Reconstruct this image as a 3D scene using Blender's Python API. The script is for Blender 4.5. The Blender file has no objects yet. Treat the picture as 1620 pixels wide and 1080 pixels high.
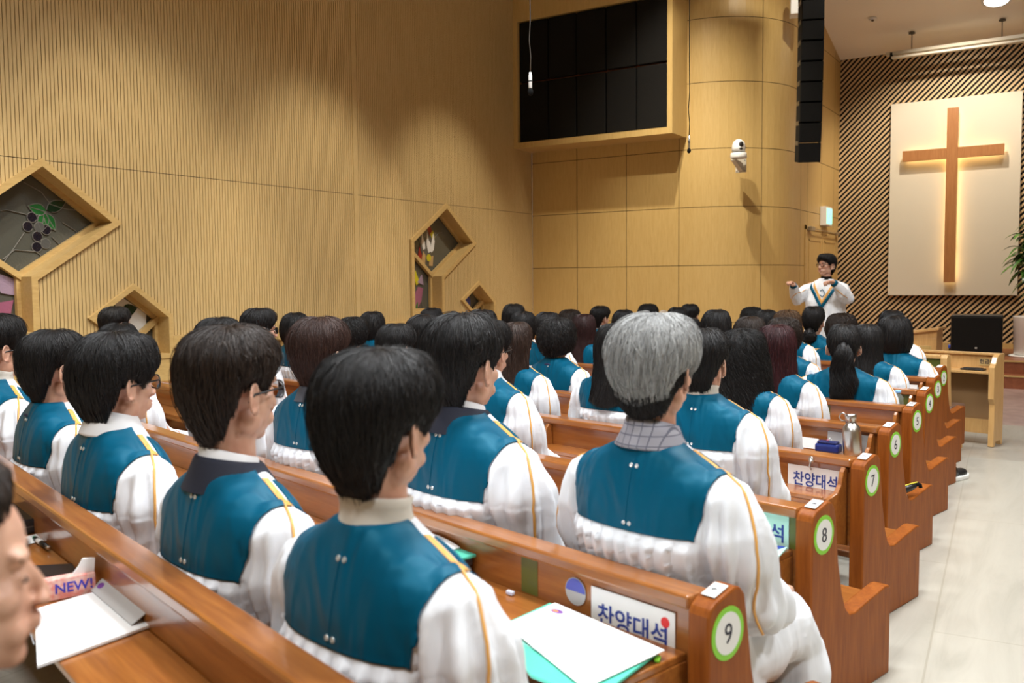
import bpy, bmesh, math, random
from mathutils import Vector, Matrix, noise
from mathutils.bvhtree import BVHTree
S = bpy.context.scene
COL = S.collection
PI = math.pi
sin, cos, R = math.sin, math.cos, math.radians

# ---------------------------------------------------------------- camera, world, light, exposure
YAW, PITCH, ROLL, FPX, HC = 0.57336298, 0.06621798, 0.00880472, 1432.716, 1.30
cam = bpy.data.objects.new('camera', bpy.data.cameras.new('camera'))
COL.objects.link(cam)
_F = Vector((-sin(YAW)*cos(PITCH), cos(YAW)*cos(PITCH), -sin(PITCH)))
_r = Vector((cos(YAW), sin(YAW), 0)); _d = _F.cross(_r)
_r2 = cos(ROLL)*_r + sin(ROLL)*_d; _d2 = -sin(ROLL)*_r + cos(ROLL)*_d
_m = Matrix((_r2, -_d2, -_F)).transposed().to_4x4(); _m.translation = (0, 0, HC)
cam.matrix_world = _m
cam.data.sensor_width = 36; cam.data.lens = FPX*36/1620
cam.data.clip_start = .05; cam.data.clip_end = 100
cam.data.dof.use_dof = True; cam.data.dof.focus_distance = 4.6; cam.data.dof.aperture_fstop = 4.0
S.camera = cam

S.view_settings.view_transform = 'Standard'; S.view_settings.look = 'None'
S.view_settings.gamma = 1; S.view_settings.use_curve_mapping = False
S.view_settings.exposure = 0.68
wd = bpy.data.worlds.new('world'); S.world = wd; wd.use_nodes = True
wd.node_tree.nodes['Background'].inputs[0].default_value = (.9, .85, .8, 1)
wd.node_tree.nodes['Background'].inputs[1].default_value = .1

def lamp(name, kind, loc, energy, color=(1, .93, .84), target=None, **kw):
    l = bpy.data.lights.new(name, kind); l.energy = energy; l.color = color
    for k, v in kw.items(): setattr(l, k, v)
    o = bpy.data.objects.new(name, l); COL.objects.link(o); o.location = loc
    if target is not None:
        o.rotation_euler = (Vector(target)-Vector(loc)).to_track_quat('-Z', 'Y').to_euler()
    return o
CEIL = 6.4
for i, (x, y, e) in enumerate([(-3.6, 1.6, 130), (-3.4, 5.4, 130), (-1.0, -1.5, 210), (-1.2, 2.4, 220), (-.6, 6.0, 180), (2.8, 1.0, 220), (2.8, 5.5, 200), (.5, 12.6, 360)]):
    lamp('ceiling_downlight', 'SPOT', (x, y, CEIL-.06), e*3.3, (.93, .97, 1), (x, y, 0), spot_size=R(128), spot_blend=.45, shadow_soft_size=.42)
WARM = (1, .93, .80)
# wall washers set in the ceiling, plus one added fill spot
lamp('wall_spot', 'SPOT', (-4.30, 9.95, 6.3), 520, WARM, (-4.6, 12.16, .6), spot_size=R(78), spot_blend=1, shadow_soft_size=.05)
lamp('wall_spot', 'SPOT', (-2.4, 10.6, 6.3), 170, WARM, (-3.9, 13.2, 1.6), spot_size=R(85), spot_blend=.6, shadow_soft_size=.05)
lamp('wall_spot', 'SPOT', (-3.9, 8.3, 6.3), 420, WARM, (-4.3, 12.16, .9), spot_size=R(52), spot_blend=.8, shadow_soft_size=.05)  # added fill to brighten the lower maple wall, stands for no fixture
for y in (2.6, 5.0, 7.4, 9.8):
    lamp('wall_spot', 'SPOT', (-4.6, y, 6.25), 400, WARM, (-7.6, y+.1, .0), spot_size=R(46), spot_blend=.7, shadow_soft_size=.06)
lamp('stage_spot', 'SPOT', (-1.9, 13.9, 5.3), 290, (1, .88, .72), (-1.9, 16, 1.8), spot_size=R(95), spot_blend=.6, shadow_soft_size=.06)
lamp('stage_spot', 'SPOT', (-.6, 13.0, 5.55), 120, (1, .88, .72), (-.6, 14.6, .3), spot_size=R(110), spot_blend=.6, shadow_soft_size=.06)

# ---------------------------------------------------------------- materials
def nd(nt, typ, **kw):
    n = nt.nodes.new(typ)
    for k, v in kw.items():
        if k in n.inputs.keys(): n.inputs[k].default_value = v
        else: setattr(n, k, v)
    return n
def base_mat(name, col=(.8, .8, .8), rough=.5, metal=0, **kw):
    m = bpy.data.materials.new(name); m.use_nodes = True
    b = m.node_tree.nodes['Principled BSDF']
    b.inputs['Base Color'].default_value = (*col, 1); b.inputs['Roughness'].default_value = rough; b.inputs['Metallic'].default_value = metal
    for k, v in kw.items(): b.inputs[k].default_value = v
    return m, m.node_tree, b
def texco(nt, scale=(1, 1, 1), rot=(0, 0, 0), kind='Object'):
    t = nt.nodes.new('ShaderNodeTexCoord'); mp = nt.nodes.new('ShaderNodeMapping')
    mp.inputs['Scale'].default_value = scale; mp.inputs['Rotation'].default_value = rot
    nt.links.new(t.outputs[kind], mp.inputs['Vector']); return mp.outputs[0]
def ramp(nt, fac, stops):
    r = nt.nodes.new('ShaderNodeValToRGB'); e = r.color_ramp.elements
    while len(e) < len(stops): e.new(.5)
    for i, (p, c) in enumerate(stops): e[i].position = p; e[i].color = (*c, 1)
    nt.links.new(fac, r.inputs[0]); return r.outputs[0]
def bump(nt, b, h, strength=.2, dist=.01):
    n = nt.nodes.new('ShaderNodeBump'); n.inputs['Strength'].default_value = strength; n.inputs['Distance'].default_value = dist
    nt.links.new(h, n.inputs['Height']); nt.links.new(n.outputs[0], b.inputs['Normal'])
def wood(name, c1, c2, scale=(40, 40, 3), rough=.4, coat=0, nscale=1.5, bmp=.05, dist=.6):
    m, nt, b = base_mat(name, c1, rough)
    v = texco(nt, scale)
    n = nd(nt, 'ShaderNodeTexNoise', Scale=nscale, Detail=6, Roughness=.6, Distortion=dist); nt.links.new(v, n.inputs['Vector'])
    mid = tuple((a+b_)/2 for a, b_ in zip(c1, c2))
    c = ramp(nt, n.outputs[0], [(.3, c2), (.5, mid), (.7, c1)])
    nt.links.new(c, b.inputs['Base Color']); bump(nt, b, n.outputs[0], bmp, .002)
    b.inputs['Coat Weight'].default_value = coat; b.inputs['Coat Roughness'].default_value = .12
    return m
def plain(name, col, rough=.5, metal=0, **kw): return base_mat(name, col, rough, metal, **kw)[0]
def fabric(name, col, rough=.8, amp=.25, scale=9, dist=.02, sheen=.0, fine=True):
    m, nt, b = base_mat(name, col, rough)
    v = texco(nt, (1, 1, .55))
    n = nd(nt, 'ShaderNodeTexNoise', Scale=scale, Detail=3, Roughness=.5, Distortion=.4); nt.links.new(v, n.inputs['Vector'])
    bump(nt, b, n.outputs[0], amp, dist)
    b.inputs['Sheen Weight'].default_value = sheen
    return m
def emit(name, col, s):
    m, nt, b = base_mat(name, col, .5); b.inputs['Emission Color'].default_value = (*col, 1); b.inputs['Emission Strength'].default_value = s
    return m
M = {}
M['slat'] = wood('slat_wood', (.62, .455, .215), (.52, .355, .145), (60, 60, 5), .5)
M['panel'] = wood('maple_panel', (.60, .415, .16), (.52, .34, .115), (50, 50, 4), .38, nscale=1.2)
M['trimwood'] = wood('frame_wood', (.60, .415, .17), (.50, .325, .12), (30, 6, 30), .38)
M['dark_groove'] = plain('groove', (.05, .028, .012), .8)
M['redwood'] = wood('red_wood', (.30, .10, .045), (.20, .06, .025), (8, 40, 8), .3)
M['pew'] = wood('pew_wood', (.31, .088, .012), (.20, .048, .006), (45, 45, 4), .45, .03, 1.2)
M['pew'].node_tree.nodes['Principled BSDF'].inputs['Specular IOR Level'].default_value = .16
M['pew_h'] = wood('pew_wood_long', (.40, .145, .030), (.25, .075, .014), (3, 45, 45), .28, .6, 1.2)
M['light_pew'] = wood('light_pew_wood', (.68, .41, .16), (.56, .31, .105), (35, 35, 4), .35, .3)
M['stripe'] = wood('stripe_wood', (.66, .47, .26), (.57, .385, .20), (10, 10, 10), .5)
M['cross'] = wood('cross_wood', (.40, .18, .06), (.31, .125, .038), (45, 45, 3), .4)
M['black'] = plain('matte_black', (.005, .005, .005), .8, **{'Specular IOR Level': .15})
M['blackgloss'] = plain('black_plastic', (.012, .012, .013), .35)
M['white'] = plain('white_paint', (.78, .77, .74), .5)
M['board'] = plain('cream_board', (.60, .55, .45), .7)
M['metal'] = plain('brushed_steel', (.62, .60, .57), .28, 1)
M['screw'] = plain('dark_metal', (.15, .14, .13), .4, 1)
M['ceiling'] = plain('ceiling_paint', (.93, .87, .76), .9)
M['green'] = plain('mint_film', (.10, .58, .42), .35)
M['mint'] = plain('pale_mint', (.50, .80, .72), .45)
M['paper'] = plain('paper', (.86, .86, .85), .7)
M['greypaper'] = plain('grey_paper', (.50, .49, .48), .7)
M['ink'] = plain('blue_ink', (.02, .05, .30), .6)
M['dark'] = plain('dark_ink', (.015, .015, .03), .6)
M['limegreen'] = plain('lime_ring', (.22, .58, .02), .4)
M['red'] = plain('red_dot', (.75, .02, .02), .5)
M['ball'] = plain('blue_badge', (.10, .12, .50), .5)
M['purple'] = plain('purple_mark', (.20, .06, .35), .6)
M['orange'] = plain('orange_mark', (.85, .30, .08), .6)
M['led'] = emit('warm_led', (1, .66, .26), 3.2)
M['lampglow'] = emit('lamp_glow', (1, .95, .88), 14)
M['exitglow'] = emit('exit_glow', (.25, .95, .75), 1.0)
def floor_mat():
    m, nt, b = base_mat('marble_tile', (.7, .65, .56), .28)
    v = texco(nt, (1, 1, 1)); v2 = texco(nt, (3.5, .5, 1), (0, 0, .5))
    n = nd(nt, 'ShaderNodeTexNoise', Scale=2.2, Detail=8, Roughness=.65, Distortion=1.5); nt.links.new(v2, n.inputs['Vector'])
    c = ramp(nt, n.outputs[0], [(.3, (.37, .35, .295)), (.5, (.425, .40, .34)), (.7, (.46, .435, .37))])
    br = nd(nt, 'ShaderNodeTexBrick', Scale=1.0, offset=.5); br.inputs['Mortar Size'].default_value = .004
    br.inputs['Brick Width'].default_value = 1.8; br.inputs['Row Height'].default_value = .9
    br.inputs['Color1'].default_value = (1, 1, 1, 1); br.inputs['Color2'].default_value = (.95, .95, .95, 1); br.inputs['Mortar'].default_value = (.62, .58, .5, 1)
    vb = texco(nt, (1, 1, 1), (0, 0, R(-94.3))); vb.node.inputs['Location'].default_value = (0, -.2037, 0); nt.links.new(vb, br.inputs['Vector'])
    mx = nt.nodes.new('ShaderNodeMix'); mx.data_type = 'RGBA'; mx.blend_type = 'MULTIPLY'; mx.inputs[0].default_value = .45
    nt.links.new(c, mx.inputs[6]); nt.links.new(br.outputs['Color'], mx.inputs[7]); nt.links.new(mx.outputs[2], b.inputs['Base Color'])
    return m
M['floor'] = floor_mat()
def noisy(name, c1, c2, scale, rough=.6, stops=(.4, .6)):
    m, nt, b = base_mat(name, c1, rough); v = texco(nt)
    n = nd(nt, 'ShaderNodeTexNoise', Scale=scale, Detail=4); nt.links.new(v, n.inputs['Vector'])
    nt.links.new(ramp(nt, n.outputs[0], [(stops[0], c2), (stops[1], c1)]), b.inputs['Base Color']); return m
M['pinkfloor'] = noisy('pink_floor', (.42, .30, .27), (.34, .23, .21), 6, .35)
M['mesh'] = noisy('speaker_cloth', (.009, .008, .0065), (.004, .0035, .003), 300, .85)
M['grille'] = noisy('speaker_grille', (.010, .010, .010), (.004, .004, .004), 250, .8)
for k_ in ('mesh', 'grille'): M[k_].node_tree.nodes['Principled BSDF'].inputs['Specular IOR Level'].default_value = .2
M['glass'] = None
def glass_mat(name, col):
    m, nt, b = base_mat(name, col, .18); v = texco(nt)
    n = nd(nt, 'ShaderNodeTexNoise', Scale=55, Detail=2); nt.links.new(v, n.inputs['Vector']); bump(nt, b, n.outputs[0], .5, .006)
    b.inputs['Specular IOR Level'].default_value = .6
    return m
for k, c in dict(g_grey=(.085, .085, .07), g_green=(.02, .13, .03), g_dkgreen=(.01, .035, .015), g_yellow=(.55, .48, .02), g_pink=(.30, .10, .17), g_lilac=(.33, .24, .32), g_red=(.28, .01, .015),
                 g_white=(.75, .75, .72), g_blue=(.03, .06, .35), g_black=(.012, .01, .016), g_tan=(.50, .32, .14), g_pgreen=(.25, .35, .16), g_silver=(.09, .09, .085)).items():
    M[k] = glass_mat(k, c)
M['lead'] = plain('lead_came', (.16, .15, .13), .6)

# ---------------------------------------------------------------- mesh helpers
class MB:
    def __init__(s): s.v = []; s.f = []; s.mi = []; s.cur = 0
    def add(s, vs, fs):
        n = len(s.v); s.v += [tuple(p) for p in vs]
        for f in fs: s.f.append(tuple(n+i for i in f)); s.mi.append(s.cur)
        return s
    def box(s, a, b, mat=None):
        x0, y0, z0 = a; x1, y1, z1 = b
        vs = [Vector(p) for p in ((x0, y0, z0), (x1, y0, z0), (x1, y1, z0), (x0, y1, z0), (x0, y0, z1), (x1, y0, z1), (x1, y1, z1), (x0, y1, z1))]
        if mat is not None: vs = [mat @ p for p in vs]
        return s.add(vs, [(0, 3, 2, 1), (4, 5, 6, 7), (0, 1, 5, 4), (1, 2, 6, 5), (2, 3, 7, 6), (3, 0, 4, 7)])
    def bar(s, p, q, w, h, up=(0, 0, 1)):
        p, q = Vector(p), Vector(q); d = (q-p); L = d.length; d.normalize()
        x = d.cross(Vector(up)).normalized(); z = x.cross(d)
        m = Matrix((x, d, z)).transposed().to_4x4(); m.translation = p
        return s.box((-w/2, 0, -h/2), (w/2, L, h/2), m)
    def prism(s, poly, fn0, fn1):
        n = len(poly); vs = [fn0(*p) for p in poly]+[fn1(*p) for p in poly]
        fs = [tuple(range(n))[::-1], tuple(range(n, 2*n))]+[(i, (i+1) % n, n+(i+1) % n, n+i) for i in range(n)]
        return s.add(vs, fs)
    def rings(s, rings, cap0=True, cap1=True, closed=False):
        n = len(rings[0]); vs = [p for r in rings for p in r]; fs = []
        for k in range(len(rings)-1 + (1 if closed else 0)):
            a = k*n; b = ((k+1) % len(rings))*n
            fs += [(a+i, a+(i+1) % n, b+(i+1) % n, b+i) for i in range(n)]
        if not closed:
            if cap0: fs.append(tuple(range(n))[::-1])
            if cap1: fs.append(tuple(range(len(vs)-n, len(vs))))
        return s.add(vs, fs)
    def tube(s, pts, rad, n=8, flat=1.0, closed=False):
        pts = [Vector(p) for p in pts]; N = len(pts)
        rad = rad if hasattr(rad, '__len__') else [rad]*N
        t0 = (pts[1]-pts[0]).normalized(); up = Vector((0, 0, 1)) if abs(t0.z) < .9 else Vector((1, 0, 0))
        x = t0.cross(up).normalized(); rs = []
        for i, p in enumerate(pts):
            a = pts[(i-1) % N] if (closed or i) else p; b = pts[(i+1) % N] if (closed or i < N-1) else p
            t = (b-a).normalized(); x = (x-t*x.dot(t)).normalized(); y = t.cross(x)
            rs.append([p+(x*cos(k*2*PI/n)*rad[i]+y*sin(k*2*PI/n)*rad[i]*flat) for k in range(n)])
        return s.rings(rs, closed=closed)
    def lathe(s, prof, n=24, c=(0, 0, 0), mat=None):
        rs = []
        for r, z in prof:
            ring = [Vector((c[0]+r*cos(k*2*PI/n), c[1]+r*sin(k*2*PI/n), c[2]+z)) for k in range(n)]
            rs.append([mat @ p for p in ring] if mat is not None else ring)
        return s.rings(rs)
    def ell(s, c, r, rot=None, n=16, m=10):
        rs = []; c = Vector(c)
        for j in range(m+1):
            a = PI*(j+.001)/(m+.002)
            ring = [Vector((r[0]*sin(a)*cos(k*2*PI/n), r[1]*sin(a)*sin(k*2*PI/n), -r[2]*cos(a))) for k in range(n)]
            if rot is not None: ring = [rot @ p for p in ring]
            rs.append([c+p for p in ring])
        return s.rings(rs)
    def build(s, name, mats, parent=None, smooth=False, bevel=0, **kw):
        me = bpy.data.meshes.new(name); me.from_pydata(s.v, [], s.f)
        mats = mats if isinstance(mats, (list, tuple)) else [mats]
        for m in mats: me.materials.append(m)
        if len(mats) > 1: me.polygons.foreach_set('material_index', s.mi)
        if smooth: me.polygons.foreach_set('use_smooth', [True]*len(me.polygons))
        me.update()
        o = bpy.data.objects.new(name, me); COL.objects.link(o)
        if parent is not None: o.parent = parent
        if bevel:
            b = o.modifiers.new('bevel', 'BEVEL'); b.width = bevel; b.segments = 2; b.limit_method = 'ANGLE'; b.angle_limit = R(35)
        if smooth == 'auto':
            pass
        for k, v in kw.items(): o[k] = v
        return o
def thing(name, label, cat, loc=(0, 0, 0), rz=0, group=None):
    o = bpy.data.objects.new(name, None); COL.objects.link(o); o.location = loc; o.rotation_euler = (0, 0, rz); o.empty_display_size = .1
    o['label'] = label; o['category'] = cat
    if group: o['group'] = group
    return o
def tag(o, label, cat, group=None, kind=None):
    o['label'] = label; o['category'] = cat
    if group: o['group'] = group
    if kind: o['kind'] = kind
    return o
def struct(o): o['kind'] = 'structure'; return o
def disc_poly(cx, cy, r, n=28, rx=None): return [(cx+(rx or r)*cos(i*2*PI/n), cy+r*sin(i*2*PI/n)) for i in range(n)]
_font = {}
def text_mesh(name, body, size, mat, parent, matrix, width=None, ext=.0006, bold=False):
    c = bpy.data.curves.new(name, 'FONT'); c.body = body; c.size = size; c.extrude = ext; c.align_x = 'CENTER'; c.align_y = 'CENTER'
    if bold: c.offset = size*.018
    t = bpy.data.objects.new(name, c); COL.objects.link(t)
    bpy.context.view_layer.update()
    me = bpy.data.meshes.new_from_object(t.evaluated_get(bpy.context.evaluated_depsgraph_get()))
    bpy.data.objects.remove(t)
    xs = [v.co.x for v in me.vertices]; ys = [v.co.y for v in me.vertices]
    w = max(xs)-min(xs); cx = (max(xs)+min(xs))/2; cy = (max(ys)+min(ys))/2; k = (width/w) if width else 1
    for v in me.vertices: v.co.x = (v.co.x-cx)*k; v.co.y = v.co.y-cy
    me.transform(matrix); me.materials.clear(); me.materials.append(mat)
    o = bpy.data.objects.new(name, me); COL.objects.link(o); o.parent = parent
    return o
def frame(o, xdir, ydir):
    """4x4 whose local x,y lie in a plane at o"""
    x = Vector(xdir).normalized(); y = Vector(ydir).normalized(); z = x.cross(y)
    m = Matrix((x, y, z)).transposed().to_4x4(); m.translation = o; return m
def dup(root, parent=None):
    c = root.copy(); COL.objects.link(c); c.parent = parent
    for ch in list(root.children): dup(ch, c)
    return c

# ---------------------------------------------------------------- the room
XL, YB, XS, YW = -7.455, 12.16, -3.722, 16.0
RC = 1.2
XR, YREAR = 8.6, -6.0
def floor_z(y):
    return 0 if y < 7.25 else (-.10*(y-7.25)/1.05 if y < 8.3 else (-.10-.05*min(1, (y-8.3)/.9)))
mb = MB(); ys = [YREAR, 7.25, 8.3, 9.2, 10.05]
for a, b in zip(ys, ys[1:]): mb.add([(XL-.3, a, floor_z(a)), (XR, a, floor_z(a)), (XR, b, floor_z(b)), (XL-.3, b, floor_z(b))], [(0, 1, 2, 3)])
struct(mb.build('floor', M['floor']))
struct(MB().add([(XL-.3, 10.05, -.15), (XR, 10.05, -.15), (XR, 13.35, -.15), (XL-.3, 13.35, -.15)], [(0, 1, 2, 3)]).build('floor_chancel', M['pinkfloor']))
# nave ceiling, sloping down over the chancel
mb = MB(); mb.add([(XL-.3, YREAR, CEIL), (XL-.3, 11.0, CEIL), (XR, 11.0, CEIL), (XR, YREAR, CEIL)], [(0, 1, 2, 3)])
mb.add([(XL-.3, 11.0, CEIL), (XL-.3, 16.1, 4.92), (XR, 16.1, 4.92), (XR, 11.0, CEIL)], [(0, 1, 2, 3)])
struct(mb.build('ceiling', M['ceiling']))
def ceil_z(y): return CEIL if y < 11 else CEIL-(y-11)*(CEIL-4.92)/5.1
struct(MB().box((XR, YREAR, -.5), (XR+.1, 16.1, CEIL)).build('wall_right', M['panel']))
struct(MB().box((XL-.3, YREAR-.1, -.5), (XR, YREAR, CEIL)).build('wall_rear', M['panel']))

# left wall: vertical slats cut around four window openings (house shaped)
WIN = {  # frame outer outline (y, z): peak, side corner, shoulders
 1: [(4.30, 2.36), (5.02, 1.855), (4.22, 1.345), (4.22, .86), (3.53, .86), (3.53, 1.80)],
 2: [(9.91, 2.36), (10.60, 1.84), (9.83, 1.35), (9.83, .86), (9.14, .86), (9.14, 1.85)],
 3: [(5.12, 1.31), (5.52, 1.01), (5.52, .60), (5.12, .60), (5.12, .68), (4.66, 1.01)],
 4: [(10.66, 1.31), (11.06, 1.02), (11.06, .60), (10.62, .60), (10.62, .75), (10.22, 1.05)],
}
def cover(poly, y):
    """z interval of poly at y"""
    zs = []
    for (a, b), (c, d) in zip(poly, poly[1:]+poly[:1]):
        if (a-y)*(c-y) < 0: zs.append(b+(d-b)*(y-a)/(c-a))
    return (min(zs), max(zs)) if len(zs) > 1 else None
BASE, TOP = .81, CEIL
mb = MB(); pitch, gap, dep = .0345, .0066, .014
y = YREAR
x0, xg = XL, XL-dep
PILAS = (8.10, 8.165)
seam = 2.347
def strip(ya, yb, x, cut=True):
    yc = (ya+yb)/2; segs = [(BASE, BASE, TOP, TOP)]
    holes = []
    for p in WIN.values():
        c = cover(p, yc+1e-5)
        if c:
            a = cover(p, ya+1e-5) or c; b = cover(p, yb-1e-5) or c
            holes.append((a, b))
    holes.sort(key=lambda h: h[0][0]); z0a = z0b = BASE; out = []
    for a, b in holes:
        if a[0] > z0a+.005 or b[0] > z0b+.005: out.append((z0a, z0b, a[0], b[0]))
        z0a, z0b = a[1], b[1]
    out.append((z0a, z0b, TOP, TOP)); return out
while y < YB:
    if PILAS[0]-.02 < y < PILAS[1]: y = PILAS[1]+.001; continue
    ya, yb = y, min(y+pitch-gap, YB)
    for (p, q, r_, t) in strip(ya, yb, x0):
        for (a, b, c, d) in ([(p, q, r_, t)] if not (p < seam < r_) else [(p, q, seam-.003, seam-.003), (seam+.003, seam+.003, r_, t)]):
            mb.cur = 0
            mb.add([(x0, ya, a), (x0, yb, b), (x0, yb, d), (x0, ya, c)], [(0, 1, 2, 3)])
            mb.add([(x0, ya, a), (x0, ya, c), (xg, ya, c), (xg, ya, a)], [(0, 1, 2, 3)])
            mb.add([(x0, yb, b), (x0, yb, d), (xg, yb, d), (xg, yb, b)], [(3, 2, 1, 0)])
    for (p, q, r_, t) in strip(ya-.0005, y+pitch, xg):
        mb.cur = 1; mb.add([(xg, ya, p), (xg, y+pitch, q), (xg, y+pitch, t), (xg, ya, r_)], [(0, 1, 2, 3)])
    y += pitch
mb.cur = 0
mb.box((XL-.02, PILAS[0], BASE), (XL+.012, PILAS[1], TOP)); 
struct(mb.build('wall_left', [M['slat'], M['dark_groove']]))
# wainscot below the slats with a cap rail
mb = MB(); mb.cur = 0
xs_ = XL
def gaps(z0, z1, xa, xb):
    cuts = [(3.53, 4.22), (5.12, 5.52), (9.14, 9.83), (10.62, 11.06)] if z1 > .62 else []
    cuts = [c for c in cuts if not (z1 > .86)]
    y = YREAR
    for a, b in cuts+[(YB, YB)]:
        mb.box((xa, y, z0), (xb, a, z1)); y = b
gaps(.69, .808, XL-.25, XL+.035); gaps(.62, .69, XL-.25, XL-.006); mb.box((XL-.25, YREAR, -.2), (XL+.02, YB, .60))
struct(mb.build('trim_1', M['trimwood'], bevel=.004))
for i, y in enumerate([0.5, 2.2, 4.75, 6.6, 7.5, 8.7, 10.1, 11.5]): pass
# outer skin closing the window recesses
struct(MB().box((XL-.35, YREAR, -.2), (XL-.26, YB+.3, TOP)).build('wall_outer', M['black']))

def window(i, poly, mull, art, inner=.055, rec=.20):
    """frame + reveal following the outline; glass in stained pieces"""
    n = len(poly); cx = sum(p[0] for p in poly)/n; cz = sum(p[1] for p in poly)/n
    # inset by averaging edge normals
    def inset(d):
        out = []
        area = sum(poly[k][0]*poly[(k+1) % n][1]-poly[(k+1) % n][0]*poly[k][1] for k in range(n)); sg = 1 if area > 0 else -1
        for k in range(n):
            a, b, c = Vector(poly[k-1]), Vector(poly[k]), Vector(poly[(k+1) % n])
            d1 = (b-a).normalized(); d2 = (c-b).normalized()
            n1 = Vector((-d1.y, d1.x))*sg; n2 = Vector((-d2.y, d2.x))*sg
            bis = (n1+n2); bl = bis.length; bis = bis.normalized() if bl > .05 else n1
            co = max(.35, bis.dot(n1)); out.append(tuple(b+bis*d/co))
        return out
    win = MB(); inn = inset(inner); inn2 = inset(inner+.035)
    x1, x2 = XL+.03, XL-rec
    rs = [[(XL-.015, *p) for p in poly], [(x1, *p) for p in poly], [(x1, *p) for p in inn], [(x2, *p) for p in inn]]
    win.rings([[Vector(p) for p in r] for r in rs], False, False)
    o = struct(win.build('window_%d' % i, M['trimwood']))
    st = MB(); st.rings([[Vector((x2+.06, *p)) for p in inn], [Vector((x2+.06, *p)) for p in inn2], [Vector((x2+.02, *p)) for p in inn2], ], False, False)
    for a, b in mull: st.bar((x2+.05, *a), (x2+.05, *b), .05, .05, up=(1, 0, 0))
    st.build('sash', M['redwood'] if i in () else M['trimwood'], o)
    MB().add([(x2+.012, *p) for p in inn], [tuple(range(n))]).build('pane', M['g_grey'], o)
    xa = x2+.018
    for k, (m, pl) in enumerate(art['pieces']):
        g = MB().prism(pl, lambda a, b: (xa-.003, a, b), lambda a, b: (xa+.002+.0004*k, a, b)); g.build('stained_glass', M[m], o)
    ld = MB()
    for pts in art['lines']: ld.tube([(xa+.002, a, b) for a, b in pts], .004, 6)
    if art['lines']: ld.build('lead_came', M['lead'], o)
    return o
def arc(c, r, a0, a1, n=8): return [(c[0]+r*cos(R(a0+(a1-a0)*i/n)), c[1]+r*sin(R(a0+(a1-a0)*i/n))) for i in range(n+1)]
# grapes and leaves
def leaf(cx, cz, L, w, ang, n=6):
    pts = [(t, w*sin(PI*t**.8)) for t in [i/n for i in range(n+1)]]; pts = pts+[(t, -b) for t, b in pts[::-1][1:-1]]
    c, s = cos(R(ang)), sin(R(ang)); return [(cx+(t*L*c-b*s), cz+(t*L*s+b*c)) for t, b in pts]
A1 = dict(pieces=[('g_green', leaf(4.44, 1.93, .17, .05, 165)), ('g_green', leaf(4.42, 1.93, .17, .05, -100)), ('g_green', leaf(4.43, 1.92, .17, .045, -60)), ('g_dkgreen', leaf(4.44, 1.95, .20, .05, 25))] +
     [('g_black', disc_poly(a, b, .042, 16)) for a, b in ((4.31, 1.88), (4.27, 1.80), (4.35, 1.72), (4.43, 1.78), (4.34, 1.63))] + [('g_silver', disc_poly(a, b, .042, 16)) for a, b in ((4.37, 1.80), (4.42, 1.66))] +
     [('g_yellow', [(3.70, 1.35), (3.83, 1.42), (3.96, 1.30), (3.86, 1.22)]), ('g_yellow', [(3.86, 1.32), (3.98, 1.40), (4.03, 1.28), (3.95, 1.2)]), ('g_lilac', [(3.95, 1.42), (4.13, 1.36), (4.13, 1.22), (4.02, 1.24)]),
      ('g_green', [(3.80, 1.20), (3.93, 1.22), (3.90, 1.08), (3.80, 1.10)]), ('g_pink', [(3.85, 1.04), (3.98, 1.16), (4.12, 1.18), (4.08, 1.02), (3.93, .90), (3.80, .94)]), ('g_green', leaf(3.95, .90, .2, .02, 30))],
     lines=[leaf(4.44, 1.93, .17, .05, 165), leaf(4.42, 1.93, .17, .05, -100), leaf(4.43, 1.92, .17, .045, -60), leaf(4.44, 1.95, .20, .05, 25), [(4.44, 1.93), (4.28, 1.97)], [(4.42, 1.93), (4.39, 1.77)], [(4.43, 1.92), (4.51, 1.78)]]+[[p for p in arc((a, b), .043, 0, 340, 12)] for a, b in ((4.31, 1.88), (4.27, 1.80), (4.35, 1.72), (4.43, 1.78), (4.34, 1.63), (4.37, 1.80), (4.42, 1.66))] +
     [[(3.95, 1.90), (4.1, 1.93), (4.27, 1.90)], [(4.25, 2.17), (4.4, 2.1), (4.48, 2.0), (4.6, 1.97), (4.75, 1.96)], [(4.58, 1.85), (4.7, 1.78), (4.8, 1.62)], [(4.05, 1.52), (4.15, 1.6), (4.33, 1.59), (4.45, 1.5), (4.48, 1.42)], [(4.48, 1.72), (4.6, 1.6), (4.62, 1.5)], [(4.02, 1.45), (4.15, 1.62), (4.24, 1.75)]])
window(1, WIN[1], [((3.56, 1.78), (4.19, 1.36))], A1)
def q(a, b): return (a, b)
fl = [(9.60, 1.72), (9.55, 1.86), (9.60, 2.02), (9.70, 2.14), (9.80, 2.02), (9.86, 1.88), (9.84, 1.72), (9.76, 1.58), (9.66, 1.58)]
def dove(cy, cz, s): return [(cy-.03*s, cz-.12*s), (cy-.07*s, cz), (cy-.055*s, cz+.2*s), (cy-.02*s, cz+.06*s), (cy+.02*s, cz+.02*s), (cy+.03*s, cz-.1*s)]
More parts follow.
